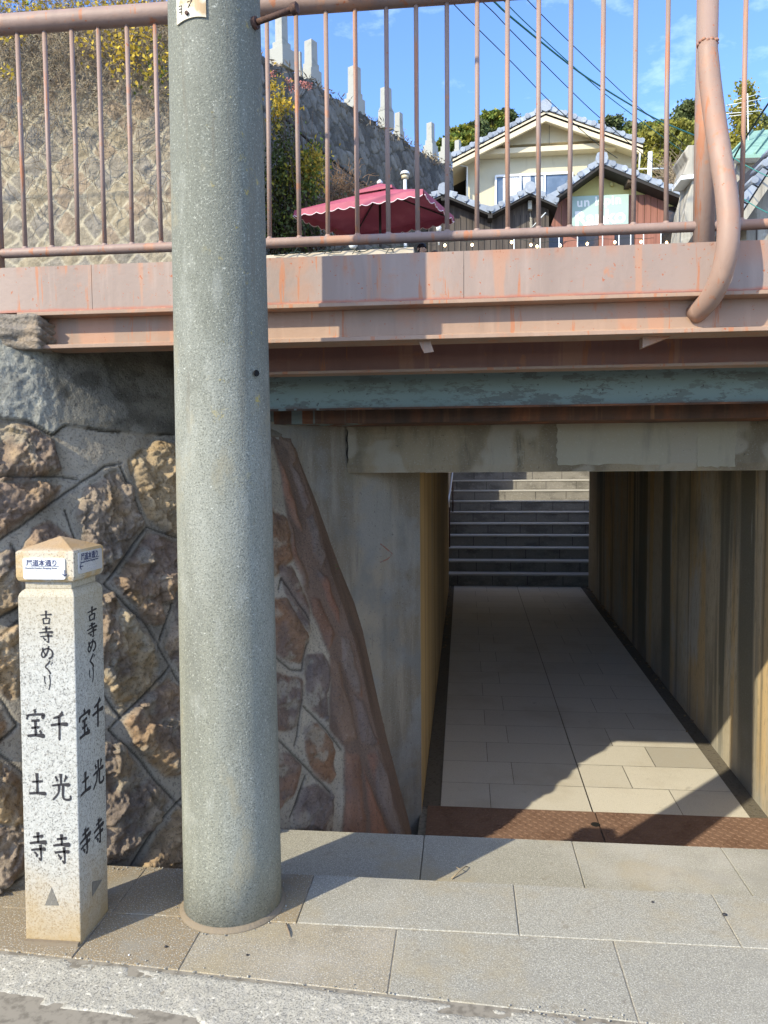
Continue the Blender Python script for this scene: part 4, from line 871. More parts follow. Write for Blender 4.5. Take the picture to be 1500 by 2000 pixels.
mb = MB(); mb.box(BX0, BX1, 12.3, 12.5, 2.401, 2.75); mb.build('rear_shade_parapet', M['concrete'], t)  # unseen upstand, height set to cut the sun on the far stairs
mb = MB(); a = at(826, 664, 3.2); mb.prism([(a.x - .02, 3.2, 2.1045), (a.x + .03, 3.2, 2.1045), (a.x + .045, 3.2, 2.06), (a.x + .005, 3.2, 2.055)], (0, .012, 0)); mb.build('bracket', M['pink_beam'], t)
mb = MB(); a = at(1290, 660, 3.2); mb.prism([(a.x - .06, 3.24, 2.1045), (a.x + .05, 3.24, 2.1045), (a.x - .06, 3.24, 2.062)], (0, .06, 0)); mb.build('bracket', M['pink_beam'], t)

# ---- guard railing on the bridge
RY = 3.30
t = thing('guard_railing', 'rusty pink steel guard railing along the edge of the railway bridge', 'railing', (0, RY, 2.40))
RT, RB = 3.533, 2.5515
MB().tube([(x, RY, RT) for x in np.linspace(BX0, BX1, 24)], .042, 20).build('top_rail', M['pink_rail'], t)
MB().tube([(x, RY, RB) for x in np.linspace(BX0, BX1, 24)], .021, 14).build('bottom_rail', M['pink_rail'], t)
xs = [at(u, 100, RY).x for u in (35, 88, 141, 193, 249, 304, 522, 579, 637, 694, 755, 813, 873, 932, 991, 1052, 1115, 1178, 1241, 1304, 1455)]
xs += [xs[5] + .121 * 1.02, xs[5] + .243 * 1.02, xs[5] + .365 * 1.02]
xs = [xs[0] - .13 * k for k in range(2, 7)] + xs + [xs[20] + .135 * k for k in range(1, 8)]
for x in xs:
    dx = random.uniform(-.004, .004)
    mb = MB(); mb.tube([(x + dx, RY, RB + .015), (x, RY + random.uniform(-.003, .003), 3.0), (x, RY, RT - .03)], .0098, 10); mb.tube([(x + dx, RY, RB + .014), (x + dx, RY, RB + .026)], [.016, .011], 10, False); mb.build('baluster', M['pink_rail'], t)
pxr = at(1378, 250, RY).x
for x in (at(-19, 300, RY).x, pxr):
    MB().tube([(x, RY, 2.402), (x, RY, RT)], .0415, 20).build('post', M['pink_rail'], t)
prof = [(1382, 88, 3.268), (1386, 150, 3.235), (1396, 230, 3.17), (1408, 310, 3.10), (1419, 380, 3.055), (1423, 440, 3.035), (1419, 495, 3.04), (1406, 545, 3.075), (1387, 583, 3.135), (1362, 610, 3.215)]
pp = [at(*q) for q in prof]; P = [pp[0] * 2 - pp[1]] + pp + [pp[-1] * 2 - pp[-2]]; path = []
for i in range(1, len(P) - 2):
    for k in range(5):
        q = k / 5; path.append(.5 * (2 * P[i] + (P[i + 1] - P[i - 1]) * q + (2 * P[i - 1] - 5 * P[i] + 4 * P[i + 1] - P[i + 2]) * q * q + (3 * P[i] - P[i - 1] - 3 * P[i + 1] + P[i + 2]) * q ** 3))
path.append(pp[-1] + Vector((-.004, .012, -.003)))
st = MB().tube(path, [.0405 if i > 3 else .036 + .0012 * i for i in range(len(path))], 20).build('bent_stay', painted('stay_paint', (.335, .225, .175), extra=[FL((12, 12, 3), .56, .66, (.42, .215, .155), .6, d=6)]), t)
mb = MB(); a = path[0]
for k in range(14):
    q = 6.283 * k / 14; mb.lathe([(.007, -.006), (.010, 0), (.006, .006)], (a.x + math.cos(q) * .034, a.y + math.sin(q) * .03, a.z + .01 + random.uniform(-.006, .006)), 6)
mb.build('weld', M['red_beam'], t)

# ================================================================== STAIRS BEYOND THE UNDERPASS
t = thing('staircase', 'grey concrete block staircase climbing into the light at the far end of the underpass', 'stairs', (.9, 12.65, FZ(12.65)))
R0, TR, SY, S0 = .187, .3, 12.65, -.42
for k in range(24):
    z = S0 + (k + 1) * R0 + (.015 if k == 0 else .008); y = SY + k * TR; s = MB(); s.box(-.26, 2.61, y, y + TR + .02, z - R0 - .02, z - .026)
    st = s.build('step', M['cinder'], t)
    MB().box(-.26, 2.58 + random.uniform(-.02, .02), y - .012, y + TR - .02, z - .0255, z).build('tread', M['tread'], st, .004)
    off = random.uniform(-.05, .05)
    for x in np.arange(-.1 + (.28 if k % 2 else 0) + off, 2.5, .57): MB().box(x, x + .009, y - .0018, y + .01, z - R0 + .01, z - .03).build('block_joint', M['dark_trim'], st)
mb = MB(); mb.prism([(2.615, 12.62, -.6), (2.615, 12.62, .2), (2.615, 20, 4.9), (2.615, 20, -.6)], (.02, 0, 0)); tag(mb.build('stair_side_wall', M['cinder']), 'low concrete flank wall on the right side of the staircase', 'wall')
t = thing('stair_handrail', 'thin steel handrail on the left side of the far staircase', 'handrail', (-.1, 12.9, -.2))
hx = -.10
def sz(y): return S0 + ((y - SY) / TR + 1) * R0
hp = [at(872, 1010, 13.0), at(884, 922, 14.6), ]
d = hp[1] - hp[0]; MB().tube([hp[0], hp[1] + d * 1.6], .017, 10).build('rail', M['steel_grey'], t)
for q, yy in ((.2, 13.2), (.75, 14.1)):
    a = hp[0] + d * q; MB().tube([(a.x + .03, a.y, sz(a.y) - .05), (a.x + .03, a.y, a.z)], .012, 8).build('post', M['rust_iron'], t)
# fallen twig on the steps and a dry leaf stalk on the pavement
mb = MB(); q = [atZ(u, v, -.165 + dz) for u, v, dz in ((882, 1716, 0), (890, 1708, .008), (900, 1699, .016), (909, 1692, .012), (914, 1693, .0))]
mb.tube(q, [.004, .004, .003, .003, .002], 6); mb.tube([q[2], q[2] + Vector((-.02, .01, .006))], [.003, .001], 5); tag(mb.build('fallen_twig', M['twig']), 'dry curled twig lying in the pole shadow on the lower step', 'twig')
mb = MB(); q = [atZ(u, v, dz) for u, v, dz in ((559, 1803, .004), (561, 1812, .006), (565, 1822, .005), (566, 1830, .003))]
mb.tube(q, [.002, .003, .003, .001], 6); tag(mb.build('dry_stalk', M['twig']), 'short dry stalk lying on the pavement right of the utility pole', 'twig')
for u, v, s, m, l in ((324, 1850, .006, 'ink', 'tiny dark pebble on the brown paving between signpost and pole'), (252, 1866, .004, 'plate', 'tiny white pebble on the brown paving by the kerb'), (483, 1866, .005, 'ink', 'tiny dark pebble on the brown paving below the pole'), (1415, 1788, .009, 'ink', 'small dark crumb on the grey paving at far right'), (1275, 1763, .006, 'ink', 'tiny dark crumb on the grey paving near a joint')):
    c = atZ(u, v, .0); mb = MB(); mb.lathe([(s * .6, 0), (s, s * .4), (s * .5, s * .9)], (c.x, c.y, 0), 7); tag(mb.build('pebble', M[m]), l, 'pebble', 'pebbles on the pavement')
# ================================================================== TERRAIN BEHIND THE LINE
struct(MB().box(-60, -1.76, 5.2, 14.3, -1.2, 2.2).build('embankment', M['earth']))
struct(MB().box(2.72, 60, 3.4, 13.4, -1.2, 2.2).build('embankment', M['earth']))
TZ = 4.45
struct(MB().box(-4.2, -.262, 13.75, 40, -1.2, TZ).build('terrace_ground', M['terrace']))
struct(MB().box(2.64, 60, 13.4, 40, -1.2, TZ).build('terrace_ground', M['terrace']))
struct(MB().box(-.261, 2.639, 19.9, 40, -1.2, TZ - .003).build('terrace_ground', M['terrace']))
struct(MB().box(-60, -4.45, 14.6, 40, 0, 9.4).build('bank', M['earth']))

def voro(px, py, seeds):
    f1 = np.full(px.shape, 9.); f2 = f1.copy(); idx = np.zeros(px.shape, int)
    for i, (sx, sy) in enumerate(seeds):
        d = np.hypot(px - sx, py - sy); m = d < f1; f2 = np.where(m, f1, np.minimum(f2, d)); idx = np.where(m, i, idx); f1 = np.where(m, d, f1)
    return f1, f2, idx
def voro_grid(px, py, cell, jit, seed):
    """jittered-grid Voronoi, vectorised"""
    gx = np.floor(px / cell).astype(int); gy = np.floor(py / cell).astype(int); f1 = np.full(px.shape, 9.); f2 = f1.copy(); ix = np.zeros(px.shape); 
    def h(a, b, k):
        n = (a * 374761393 + b * 668265263 + (seed + k) * 974711) & 0xffffffff; n = ((n ^ (n >> 13)) * 1274126177) & 0xffffffff; return ((n ^ (n >> 16)) & 0xffff) / 65535.
    for a in (-1, 0, 1):
        for b in (-1, 0, 1):
            sx = (gx + a + .5 + (h(gx + a, gy + b, 1) - .5) * jit) * cell; sy = (gy + b + .5 + (h(gx + a, gy + b, 2) - .5) * jit) * cell
            d = np.hypot(px - sx, py - sy); m = d < f1; f2 = np.where(m, f1, np.minimum(f2, d)); ix = np.where(m, h(gx + a, gy + b, 3), ix); f1 = np.where(m, d, f1)
    return f1, f2, ix

# ---- sunlit retaining wall of diamond-laid stones (left)
t = thing('retaining_wall', 'sunlit retaining wall of diamond-laid brown stones with pale mortar, behind the railway line at left', 'stone wall', (-7, 14, 2.2))
gx_, gz_ = np.meshgrid(np.arange(-9.4, -3.85, .026), np.arange(2.0, 10.0, .026)); c45 = math.sqrt(.5)
a_ = (gx_ + gz_) * c45 + fbm(gx_ * 3, gz_ * 3, 3, 1) * .10; b_ = (gz_ - gx_) * c45 + fbm(gx_ * 3, gz_ * 3, 3, 2) * .10
a_ = a_ + fbm(gx_ * 1.1, gz_ * 1.1, 3, 31) * .16; b_ = b_ * .92 + fbm(gx_ * 1.1, gz_ * 1.1, 3, 32) * .16
f1, f2, ix = voro_grid(a_, b_, .36, .30, 5); ed = f2 - f1 + fbm(gx_ * 6, gz_ * 6, 4, 33) * .06
m = sstep(.022, .05, ed); h = m * (.035 + .012 * sstep(.06, .25, ed)) + fbm(gx_ * 9, gz_ * 9, 5, 3) * .05 * m + (1 - m) * .030 + fbm(gx_ * 20, gz_ * 20, 3, 4) * .01
pal_ = np.array([(.31, .265, .195), (.265, .235, .19), (.35, .295, .205), (.28, .245, .195), (.32, .25, .18), (.26, .235, .20)])
cc = pal_[np.minimum((ix * 6).astype(int), 5)] * (1 + fbm(gx_ * 9, gz_ * 9, 4, 6)[..., None] * .8); cc *= .82; mc = np.array((.39, .345, .255)) * (1 + fbm(gx_ * 6, gz_ * 6, 3, 7)[..., None] * .5)
cc = mc * (1 - m[..., None]) + cc * m[..., None]
grid_mesh('stone_face', np.stack([gx_, 14.0 + (gz_ - 2) * .03 - h, gz_], -1), M['relief'], t, np.clip(cc, .02, .8))
MB().box(-30, -9.38, 14.0, 14.6, 2, 9.9).box(-9.38, -3.86, 14.28, 14.6, 2, 9.95).build('backing', M['earth'], t)

# ---- dry creeper hanging over its top
t = thing('dry_creeper', 'leafless tan creeper tangle with yellow leaves hanging over the top of the sunlit wall', 'creeper', (-7, 13.8, 9.9))
mb = MB()
for k in range(1500):
    x = random.uniform(-9.2, -4.6); z = 10.15 - abs(random.gauss(0, 1.05)); y = 13.78 - random.uniform(0, .42) * min(1, max(.15, (z - 6.8) / 3))
    a = random.gauss(-1.5, 1.0); n = random.randint(5, 9); st = random.uniform(.06, .15); r = random.uniform(.003, .0078); P = []
    for i in range(n):
        P.append((x, y, z)); a += random.gauss(0, .45); x += math.cos(a) * st; z += math.sin(a) * st; y = min(13.93, y + random.gauss(0, .045))
    mb.tube(P, [r * (1 - .6 * i / (n - 1)) for i in range(n)], 3, False)
for k in range(70):
    x = random.uniform(-9.2, -4.6); z = random.uniform(6.6, 8.4); P = []; a = random.uniform(-2.4, -.7)
    for i in range(9): P.append((x, 13.82 + random.uniform(-.03, .03), z)); a += random.gauss(0, .5); x += math.cos(a) * .13; z += math.sin(a) * .13
    mb.tube(P, [.008 * (1 - .08 * i) for i in range(9)], 3, False)
mb.build('stems', M['twig'], t)
cl = []
for u, v, su, sv, n in ((235, 95, 22, 30, 170), (255, 65, 25, 30, 160), (300, 90, 30, 40, 120), (90, 20, 70, 12, 200), (250, 12, 60, 14, 230), (20, 60, 14, 20, 50), (310, 130, 20, 20, 60), (165, 85, 12, 20, 40), (10, 140, 10, 10, 30)):
    for _ in range(n): p = at(random.gauss(u, su), random.gauss(v, sv), 13.6 - random.uniform(0, .35)); cl.append(p)
leaves('leaves', cl, .085, M['leaf_yellow'], t, .7, .4)
cl = [at(random.gauss(300, 40), random.gauss(110, 40), 13.7 - random.uniform(0, .3)) for _ in range(150)] + [at(random.gauss(30, 60), random.gauss(20, 20), 13.7 - random.uniform(0, .3)) for _ in range(120)]
o = leaves('leaves', cl, .08, M['leaf_green'], t, .7, .4); o['label'] = 'green leaves among the yellow'
# loose dead-grass mat behind the stems
cl = [(random.uniform(-9.3, -4.4), 13.9 - random.uniform(0, .3), 10.1 - abs(random.gauss(0, .9))) for _ in range(2600)]
o = leaves('dead_leaves', cl, .10, M['twig'], t, .22, .3)

# ---- grave terrace wall receding on the right of the bush
A0 = at(500, 500, 16.8); B0 = at(930, 500, 32.5); WD = Vector((B0.x - A0.x, B0.y - A0.y, 0)); WL = WD.length; WD.normalize(); WNn = Vector((WD.y, -WD.x, 0))
def on_wall(u, v, off=0.0):
    k = Vector(ray(u, v)); q = (Vector((A0.x, A0.y, 0)) + WNn * off - Vector(EYE)); tt = q.dot(WNn) / k.dot(WNn); return Vector(EYE) + k * tt
tp = [on_wall(u, v) for u, v in ((505, 88), (528, 101), (573, 125), (637, 157), (680, 184), (720, 213), (760, 235), (787, 256), (827, 280), (853, 296), (880, 312), (925, 338))]
ts = [(p - A0).dot(WD) for p in tp]; tz = [p.z for p in tp]
t = thing('graveyard_wall', 'tall shaded rubble retaining wall receding uphill, with gravestones along its top', 'stone wall', (A0.x, A0.y, TZ))
s_, q_ = np.meshgrid(np.linspace(0, WL, 420), np.linspace(0, 1, 190)); topz = np.interp(s_, ts, tz) + fbm(s_ * 3, s_ * 0, 3, 3) * .25; z_ = TZ + (topz - TZ) * q_
ra, rb = (s_ * .8 + z_ * .75), (z_ * .95 - s_ * .35)
f1, f2, ix = voro_grid(ra + fbm(s_ * 2, z_ * 2, 3, 4) * .25, rb + fbm(s_ * 2, z_ * 2, 3, 5) * .25, .40, .95, 8); ed = f2 - f1; m = sstep(.012, .05, ed)
h = m * (.03 + .03 * ix) + fbm(s_ * 6, z_ * 6, 5, 6) * .09 * m
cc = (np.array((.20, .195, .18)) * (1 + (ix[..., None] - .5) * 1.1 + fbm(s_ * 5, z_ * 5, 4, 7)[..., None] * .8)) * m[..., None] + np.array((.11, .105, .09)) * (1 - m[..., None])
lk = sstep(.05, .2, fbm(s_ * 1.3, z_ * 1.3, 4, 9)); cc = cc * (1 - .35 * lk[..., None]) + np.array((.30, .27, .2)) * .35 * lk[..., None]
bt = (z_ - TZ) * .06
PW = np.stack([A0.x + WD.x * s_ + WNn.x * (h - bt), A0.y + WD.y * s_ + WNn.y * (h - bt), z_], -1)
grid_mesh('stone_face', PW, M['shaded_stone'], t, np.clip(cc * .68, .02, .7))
bk = PW[-1]; bk2 = bk + np.array([-WNn.x * 3, -WNn.y * 3, 0]); grid_mesh('wall_top', np.stack([bk, bk2]), M['earth'], t)
mb = MB(); mb.tube([on_wall(u, v, .12) for u, v in ((540, 215), (600, 272), (655, 318), (715, 362), (760, 398))], .035, 8); mb.build('drain_pipe', M['dark_trim'], t)
wt = thing('dead_grass', 'dry grass fringe growing along the top of the graveyard wall', 'dry grass', tuple(tp[3]))
cl = []
for _ in range(1100):
    s0 = random.uniform(0, WL); zt_ = np.interp(s0, ts, tz); p = A0 + WD * s0 + WNn * (random.gauss(-.45, .12)); cl.append((p.x, p.y, zt_ + random.uniform(-.25, .12) ))
leaves('blades', cl, .2, M['twig'], wt, .16, -.2)
def grave(u0, u1, v0, v1, pu0, pu1, pv1, lab, lay=0):
    """u0-u1,v0-v1: the shaft; pu0-pu1 down to pv1: its plinth"""
    c = on_wall((u0 + u1) / 2, v1, -.75); k = c.y / 1500.0; w_ = (u1 - u0) * k * .74; hs = (v1 - v0) * k; pw = (pu1 - pu0) * k * .74; ph = (pv1 - v1) * k
    t = thing('gravestone', lab, 'gravestone', (c.x, c.y, c.z - ph), 'gravestones on the wall top')
    rot = math.radians(-29); cr, sr = math.cos(rot), math.sin(rot)
    def blk(wd, z0, z1, name, taper=0):
        h_ = wd / 2; q = [(-h_, -h_), (h_, -h_), (h_, h_), (-h_, h_)]; P = []
        for s_, zz in ((1, z0), (1 - taper, z1)): P += [(c.x + (x * cr - y * sr) * s_, c.y + (x * sr + y * cr) * s_, zz) for x, y in q]
        mb = MB(); mb.add(P, [(3, 2, 1, 0), (4, 5, 6, 7)] + [(i, (i + 1) % 4, 4 + (i + 1) % 4, 4 + i) for i in range(4)]); mb.build(name, M['gravestone'], t, .012)
    blk(w_, c.z, c.z + hs, 'shaft', .03)
    if lay:
        for i in range(3): blk(w_ * (1.08 + .13 * i), c.z - .045 - .05 * i, c.z - .001 - .05 * i, 'moulding')
        blk(pw, c.z - ph - .25, c.z - .151, 'plinth')
    else:
        blk((w_ + pw) / 2, c.z - ph * .5, c.z - .001, 'plinth'); blk(pw * 1.12, c.z - ph - .3, c.z - ph * .5 - .001, 'base')
for a in ((538, 562, 33, 85, 529, 573, 112, 'tall grey-white gravestone on a broad base, behind the step bolt at the left end'), (582, 590, 103, 128, 581, 591, 135, 'thin low gravestone squeezed beside the second tall stone'), (595, 620, 84, 126, 592, 627, 152, 'blocky pale gravestone on a stepped base, second tall one from the left'),
          (680, 705, 135, 183, 681, 716, 206, 'tall white gravestone with carved inscription, alone in the middle of the wall'), (743, 765, 175, 210, 740, 770, 236, 'slender grey gravestone on a layered moulded base', 1), (771, 787, 223, 250, 771, 790, 262, 'short plain white gravestone just below the one with layered base'),
          (833, 849, 243, 275, 828, 853, 294, 'small white gravestone on a flared base near the far end'), (863, 876, 271, 287, 858, 880, 306, 'squat white gravestone with a dark base, left of the house roof'), (888, 901, 276, 292, 885, 903, 310, 'squat gravestone half hidden by the house eave')):
    grave(*a)

# ---- climbing bush at the end of the sunny wall
t = thing('climbing_bush', 'sprawling green and yellow leaved bush climbing beside the utility pole, with pink seed heads', 'bush', (-3.9, 16.2, TZ))
mb = MB(); tips = []
for k in range(90):
    b = at(random.uniform(525, 640), 495, 16.3 + random.uniform(-.3, .3)); e = at(random.gauss(570, 30), random.uniform(180, 430), 16.1 + random.uniform(-.4, .4)); mid = b.lerp(e, .5) + Vector((random.gauss(0, .12), random.gauss(0, .1), 0))
    mb.tube([b, mid, e], [.012, .008, .003], 4, False)
for u, v in ((606, 158), (590, 165), (578, 172), (568, 160)):
    e = at(u, v, 16.0); b = at(u - 35, v + 60, 16.2); mb.tube([b, b.lerp(e, .6) + Vector((0, 0, .05)), e], [.007, .005, .003], 4, False)
mb.build('stems', M['bark'], t)
def blob(items, Y, sy):
    o = []
    for u, v, su, sv, n in items:
        for _ in range(n): o.append(at(random.gauss(u, su), random.gauss(v, sv), Y + random.gauss(0, sy)))
    return o
leaves('leaves', blob([(560, 400, 22, 40, 1200), (545, 330, 14, 40, 700), (575, 460, 30, 22, 900), (600, 430, 25, 30, 700), (540, 470, 16, 16, 300), (550, 260, 12, 40, 260)], 16.3, .25), .085, M['leaf_dark'], t, .6, .3)
leaves('leaves', blob([(560, 340, 22, 35, 600), (600, 350, 16, 30, 550), (615, 320, 14, 22, 300), (555, 440, 30, 30, 400)], 16.1, .2), .085, M['leaf_green'], t, .6, .4)
leaves('leaves', blob([(605, 325, 16, 24, 260), (618, 305, 12, 14, 120), (545, 190, 10, 22, 160), (560, 205, 12, 10, 90), (540, 235, 8, 18, 90), (530, 170, 5, 12, 50), (623, 345, 6, 20, 60)], 16.0, .15), .085, M['leaf_yellow'], t, .6, .4)
leaves('seed_heads', blob([(603, 168, 5, 4, 70), (576, 172, 8, 4, 60), (590, 163, 5, 3, 40), (532, 145, 4, 4, 40), (565, 158, 4, 3, 30)], 16.0, .05), .035, M['leaf_pink'], t, .9)
t = thing('dry_shrub', 'bare brown dry shrub between the green bush and the crimson parasol', 'shrub', tuple(at(675, 420, 17.5)))
mb = MB()
for k in range(320):
    p = at(random.gauss(668, 26), random.gauss(385, 22), 17.6 + random.gauss(0, .25)); a = random.gauss(1.5, .8); P = []
    for i in range(6): P.append(tuple(p)); a += random.gauss(0, .5); p = p + Vector((math.cos(a) * .08, random.gauss(0, .03), math.sin(a) * .08))
    mb.tube(P, [.008 * (1 - .13 * i) for i in range(6)], 3, False)
mb.build('stems', surf('red_brown_twig', (.26, .16, .09), rough=.9, island=.35), t)
leaves('leaves', blob([(660, 395, 30, 25, 500), (640, 430, 20, 25, 400)], 17.8, .2), .07, surf('dead_brown_leaf', (.19, .13, .07), rough=.9, island=.4), t)

# ================================================================== CAFE TERRACE
a = at(520, 499, 13.5); b = at(808, 482.5, 13.5)
t = thing('terrace_parapet', 'beige rendered parapet wall along the front of the cafe terrace, below the crimson parasol', 'wall', (-2, 13.6, TZ))
MB().prism([(a.x, 13.5, 1.6), (b.x, 13.5, 1.6), (b.x, 13.5, b.z), (a.x, 13.5, (a.z + b.z) / 2 - .02)], (0, .2, 0)).build('front', M['terrace'], t, .01)
MB().box(b.x - .18, b.x - .002, 13.701, 17.5, TZ - .3, b.z - .004).build('return', M['cinder'], t)
mb = MB(); P = []
for i in range(30): u = 535 + i * 9.3; v = 500 - (u - 530) * .055 - 3 + 3 * math.sin(i * 1.1) + random.uniform(-2, 2); P.append(at(u, v, 13.46))
mb.tube(P, .008, 5)
for u in (580, 640, 695, 760): c = at(u, 488, 13.45); mb.tube([c + Vector((-.06, 0, -.07)), c + Vector((.02, 0, .05)), c + Vector((.08, 0, -.05))], .007, 5)
tag(mb.build('cord', M['cord_dark']), 'dark unlit light cord looped along the beige terrace parapet', 'cord')
for cx_, cy_, ii in ((690, 482, 0), ):
    c = at(cx_, cy_, 15.2); q = thing('table_item', 'small white bowl on the table under the parasol', 'bowl', tuple(c)); MB().lathe([(.05, -.04), (.09, .02), (.08, .03)], c, 16).build('bowl', M['white_metal'], q)

# ---- crimson parasol
h = 4.9; cor = [at(575, 411, 1), at(826, 369, 1), at(886, 422, 1), at(690, 460, 1)]
cor = [Vector(EYE) + (c - Vector(EYE)) * (h / (c.z - EYE[2])) for c in cor]
cen = sum(cor, Vector()) / 4; zt = at(735, 368, cen.y).z; ap = Vector((cen.x, cen.y, zt))
t = thing('parasol', 'large crimson square parasol with scalloped edge and vent cap on the cafe terrace', 'parasol', (cen.x, cen.y, TZ))
mb = MB(); n = 14
vent = [ap.lerp(c, .24) for c in cor]; vent = [v + Vector((0, 0, -.02)) for v in vent]
for i in range(4):
    a, b = cor[i], cor[(i + 1) % 4]; va, vb = vent[i], vent[(i + 1) % 4]; vs = []
    for r_ in range(7):
        f = r_ / 6
        for k in range(n + 1):
            q = k / n; p = va.lerp(vb, q).lerp(a.lerp(b, q), f); p.z -= .10 * math.sin(f * math.pi) * (4 * q * (1 - q)) ; vs.append(p)
    mb.add(vs, [(r_ * (n + 1) + k, r_ * (n + 1) + k + 1, (r_ + 1) * (n + 1) + k + 1, (r_ + 1) * (n + 1) + k) for r_ in range(6) for k in range(n)], True)
canopy = mb.build('canopy', M['canopy'], t)
mv = MB(); mp_ = MB()
for i in range(4):
    a, b = cor[i], cor[(i + 1) % 4]; m_ = 60; ns = max(5, round((b - a).length / .24)); out_ = ((a + b) / 2 - cen); out_.z = 0; out_.normalize(); vs = []; low = []
    for k in range(m_ + 1):
        q = k / m_; p = a.lerp(b, q); d = .10 + .045 * abs(math.sin(q * math.pi * ns)); fl = out_ * (.02 + .02 * math.sin(q * 23 + i)); vs += [p, p + fl - Vector((0, 0, d))]; low.append(p + fl - Vector((0, 0, d)))
    mv.add(vs, [(2 * k, 2 * k + 2, 2 * k + 3, 2 * k + 1) for k in range(m_)], True); mp_.tube(low, .009, 4)
mv.build('valance', M['canopy'], t); mp_.build('piping', M['canopy_edge'], t)
mb = MB(); v2 = [ap.lerp(c, .30) + Vector((0, 0, .07)) for c in cor]; a2 = ap + Vector((0, 0, .09))
for i in range(4):
    mb.add([a2, v2[i], v2[(i + 1) % 4]], [(0, 1, 2)]); o_ = Vector((0, 0, -.05)); mb.add([v2[i], v2[(i + 1) % 4], v2[(i + 1) % 4] + o_, v2[i] + o_], [(0, 1, 2, 3)])
mb.build('vent_cap', M['canopy'], t); MB().lathe([(.05, -.01), (.06, .03), (.02, .07)], a2, 12).build('finial', M['white_metal'], t)
for c in cor: MB().tube([ap - Vector((0, 0, .06)), ap.lerp(c, .96) - Vector((0, 0, .06))], .014, 6).build('rib', M['dark_trim'], t)
MB().tube([(cen.x, cen.y, TZ), tuple(ap)], .026, 12).build('pole', M['dark_trim'], t)
MB().lathe([(.32, 0), (.32, .06), (.06, .09)], (cen.x, cen.y, TZ), 20).build('base', M['dark_trim'], t)

# ---- white flue with a mushroom cowl
c = at(791, 345, 19.0); t = thing('flue_pipe', 'slim white flue pipe with a domed cowl rising behind the crimson parasol', 'flue', (c.x, c.y, TZ))
MB().tube([(c.x, c.y, TZ), (c.x, c.y, c.z + .02)], .042, 14).build('pipe', M['white_metal'], t)
MB().lathe([(.05, -.06), (.085, -.05), (.085, .02), (.06, .03)], c, 18).build('collar', surf('flue_collar', (.62, .52, .36), rough=.5), t)
MB().lathe([(.115, .045), (.12, .06), (.09, .115), (.03, .145), (.0, .15)], c, 20).build('cowl', M['white_metal'], t)

def rake_tiles(mb, p0, p1, back, step=.27, r=.075, hgt=.10):
    """row of rake tiles along a gable edge, each a short half-round cap running back"""
    d = (p1 - p0); n = max(2, int(d.length / step)); dn = d.normalized(); up = Vector((0, -1, 0)).cross(dn); up = up if up.z > 0 else -up
    for k in range(n):
        a = p0 + dn * (k + .02) * d.length / n; b = p0 + dn * (k + .93) * d.length / n; s = .018 if k % 2 else 0
        mb.prism([a - up * .03, b - up * .03, b + up * (hgt + .03), a + up * (hgt - .01)], (0, back * .5, 0))
        e = b - dn * .04; mb.tube([e + up * .055 + Vector((0, -.03, 0)), e + up * .055 + Vector((0, back, 0))], r, 8)
def gable_roof(t, apx, lft, rgt, Y, back, thick, tile_r=.075, step=.27, board=None, name='roof', eave=True):
    """a gable roof whose front edge is apx-lft / apx-rgt (pixels of the photograph taken on plane Y), running back"""
    A, Lp, Rp = at(*apx, Y), at(*lft, Y), at(*rgt, Y); bkv = Vector((0, back, 0))
    mb = MB()
    for p, q in ((Lp, A), (A, Rp)):
        mb.prism([p, q, q - Vector((0, 0, thick)), p - Vector((0, 0, thick))], bkv)
    rf = mb.build(name, board or M['dark_trim'], t)
    mb = MB(); rake_tiles(mb, A + Vector((-.03, -.02, .005)), Lp + Vector((0, -.02, .005)), .5, step, tile_r); rake_tiles(mb, A + Vector((.03, -.02, .005)), Rp + Vector((0, -.02, .005)), .5, step, tile_r)
    for p, q in ((A, Lp), (A, Rp)):
        mb.prism([p + Vector((0, .4, .01)), q + Vector((0, .4, .01)), q + Vector((0, .4, .09)), p + Vector((0, .4, .09))], bkv * .95)
    mb.build('roof_tiles', M['kawara'], rf)
    mb = MB(); r = tile_r * 2.3; pts = [A + Vector((math.cos(q) * r * (1.0 if i % 2 else .92), -.06, .10 + math.sin(q) * r)) for i, q in enumerate(np.linspace(0, 6.283, 9)[:-1])]
    mb.prism(pts, (0, .12, 0)); mb.tube([A + Vector((0, .05, .14)), A + Vector((0, back, .14))], tile_r * 1.5, 10); mb.build('ridge_tile', M['kawara'], rf)
    return A, Lp, Rp

# ---- dark boarded outbuilding with two small gables
YD = 18.6; t = thing('boarded_outbuilding', 'low dark weathered-board outbuilding with twin tiled gables, beside the crimson parasol', 'building', (at(955, 450, YD).x, YD, TZ))
gable_roof(t, (866, 378), (826, 395), (957, 415), YD - .35, 4, .07, .06, .24)
gable_roof(t, (1035, 376), (958, 416), (1089, 399), YD - .352, 4, .07, .06, .24)
P = [at(u, v, YD) for u, v in ((836, 520), (836, 398), (866, 386), (957, 424), (1035, 385), (1072, 402), (1072, 520))]
MB().prism([(p.x, YD, p.z) for p in P], (0, 4, 0)).build('wall', M['dark_wood'], t)
mb = MB(); x0, x1 = P[0].x, P[-1].x
for x in np.arange(x0 + .06, x1, .14): mb.box(x, x + .012, YD - .012, YD + .01, TZ - .4, at(900, 425, YD).z)
mb.build('batten', M['dark_trim'], t)
c = at(1035, 401, YD - .1); MB().box(c.x - .045, c.x + .045, YD - .14, YD - .0, c.z - .1, c.z + .1).build('meter_box', surf('meter_box', (.5, .49, .42), rough=.5), t, .01)
a = at(1037, 425, YD - .05); mb = MB()
for k in range(4): mb.tube([(a.x + random.uniform(-.03, .03), YD - .04, a.z + .2 - .1 * k), (a.x + random.uniform(-.05, .05), YD - .05, a.z - .5)], .009, 5)
mb.build('conduit', M['weathered'], t)
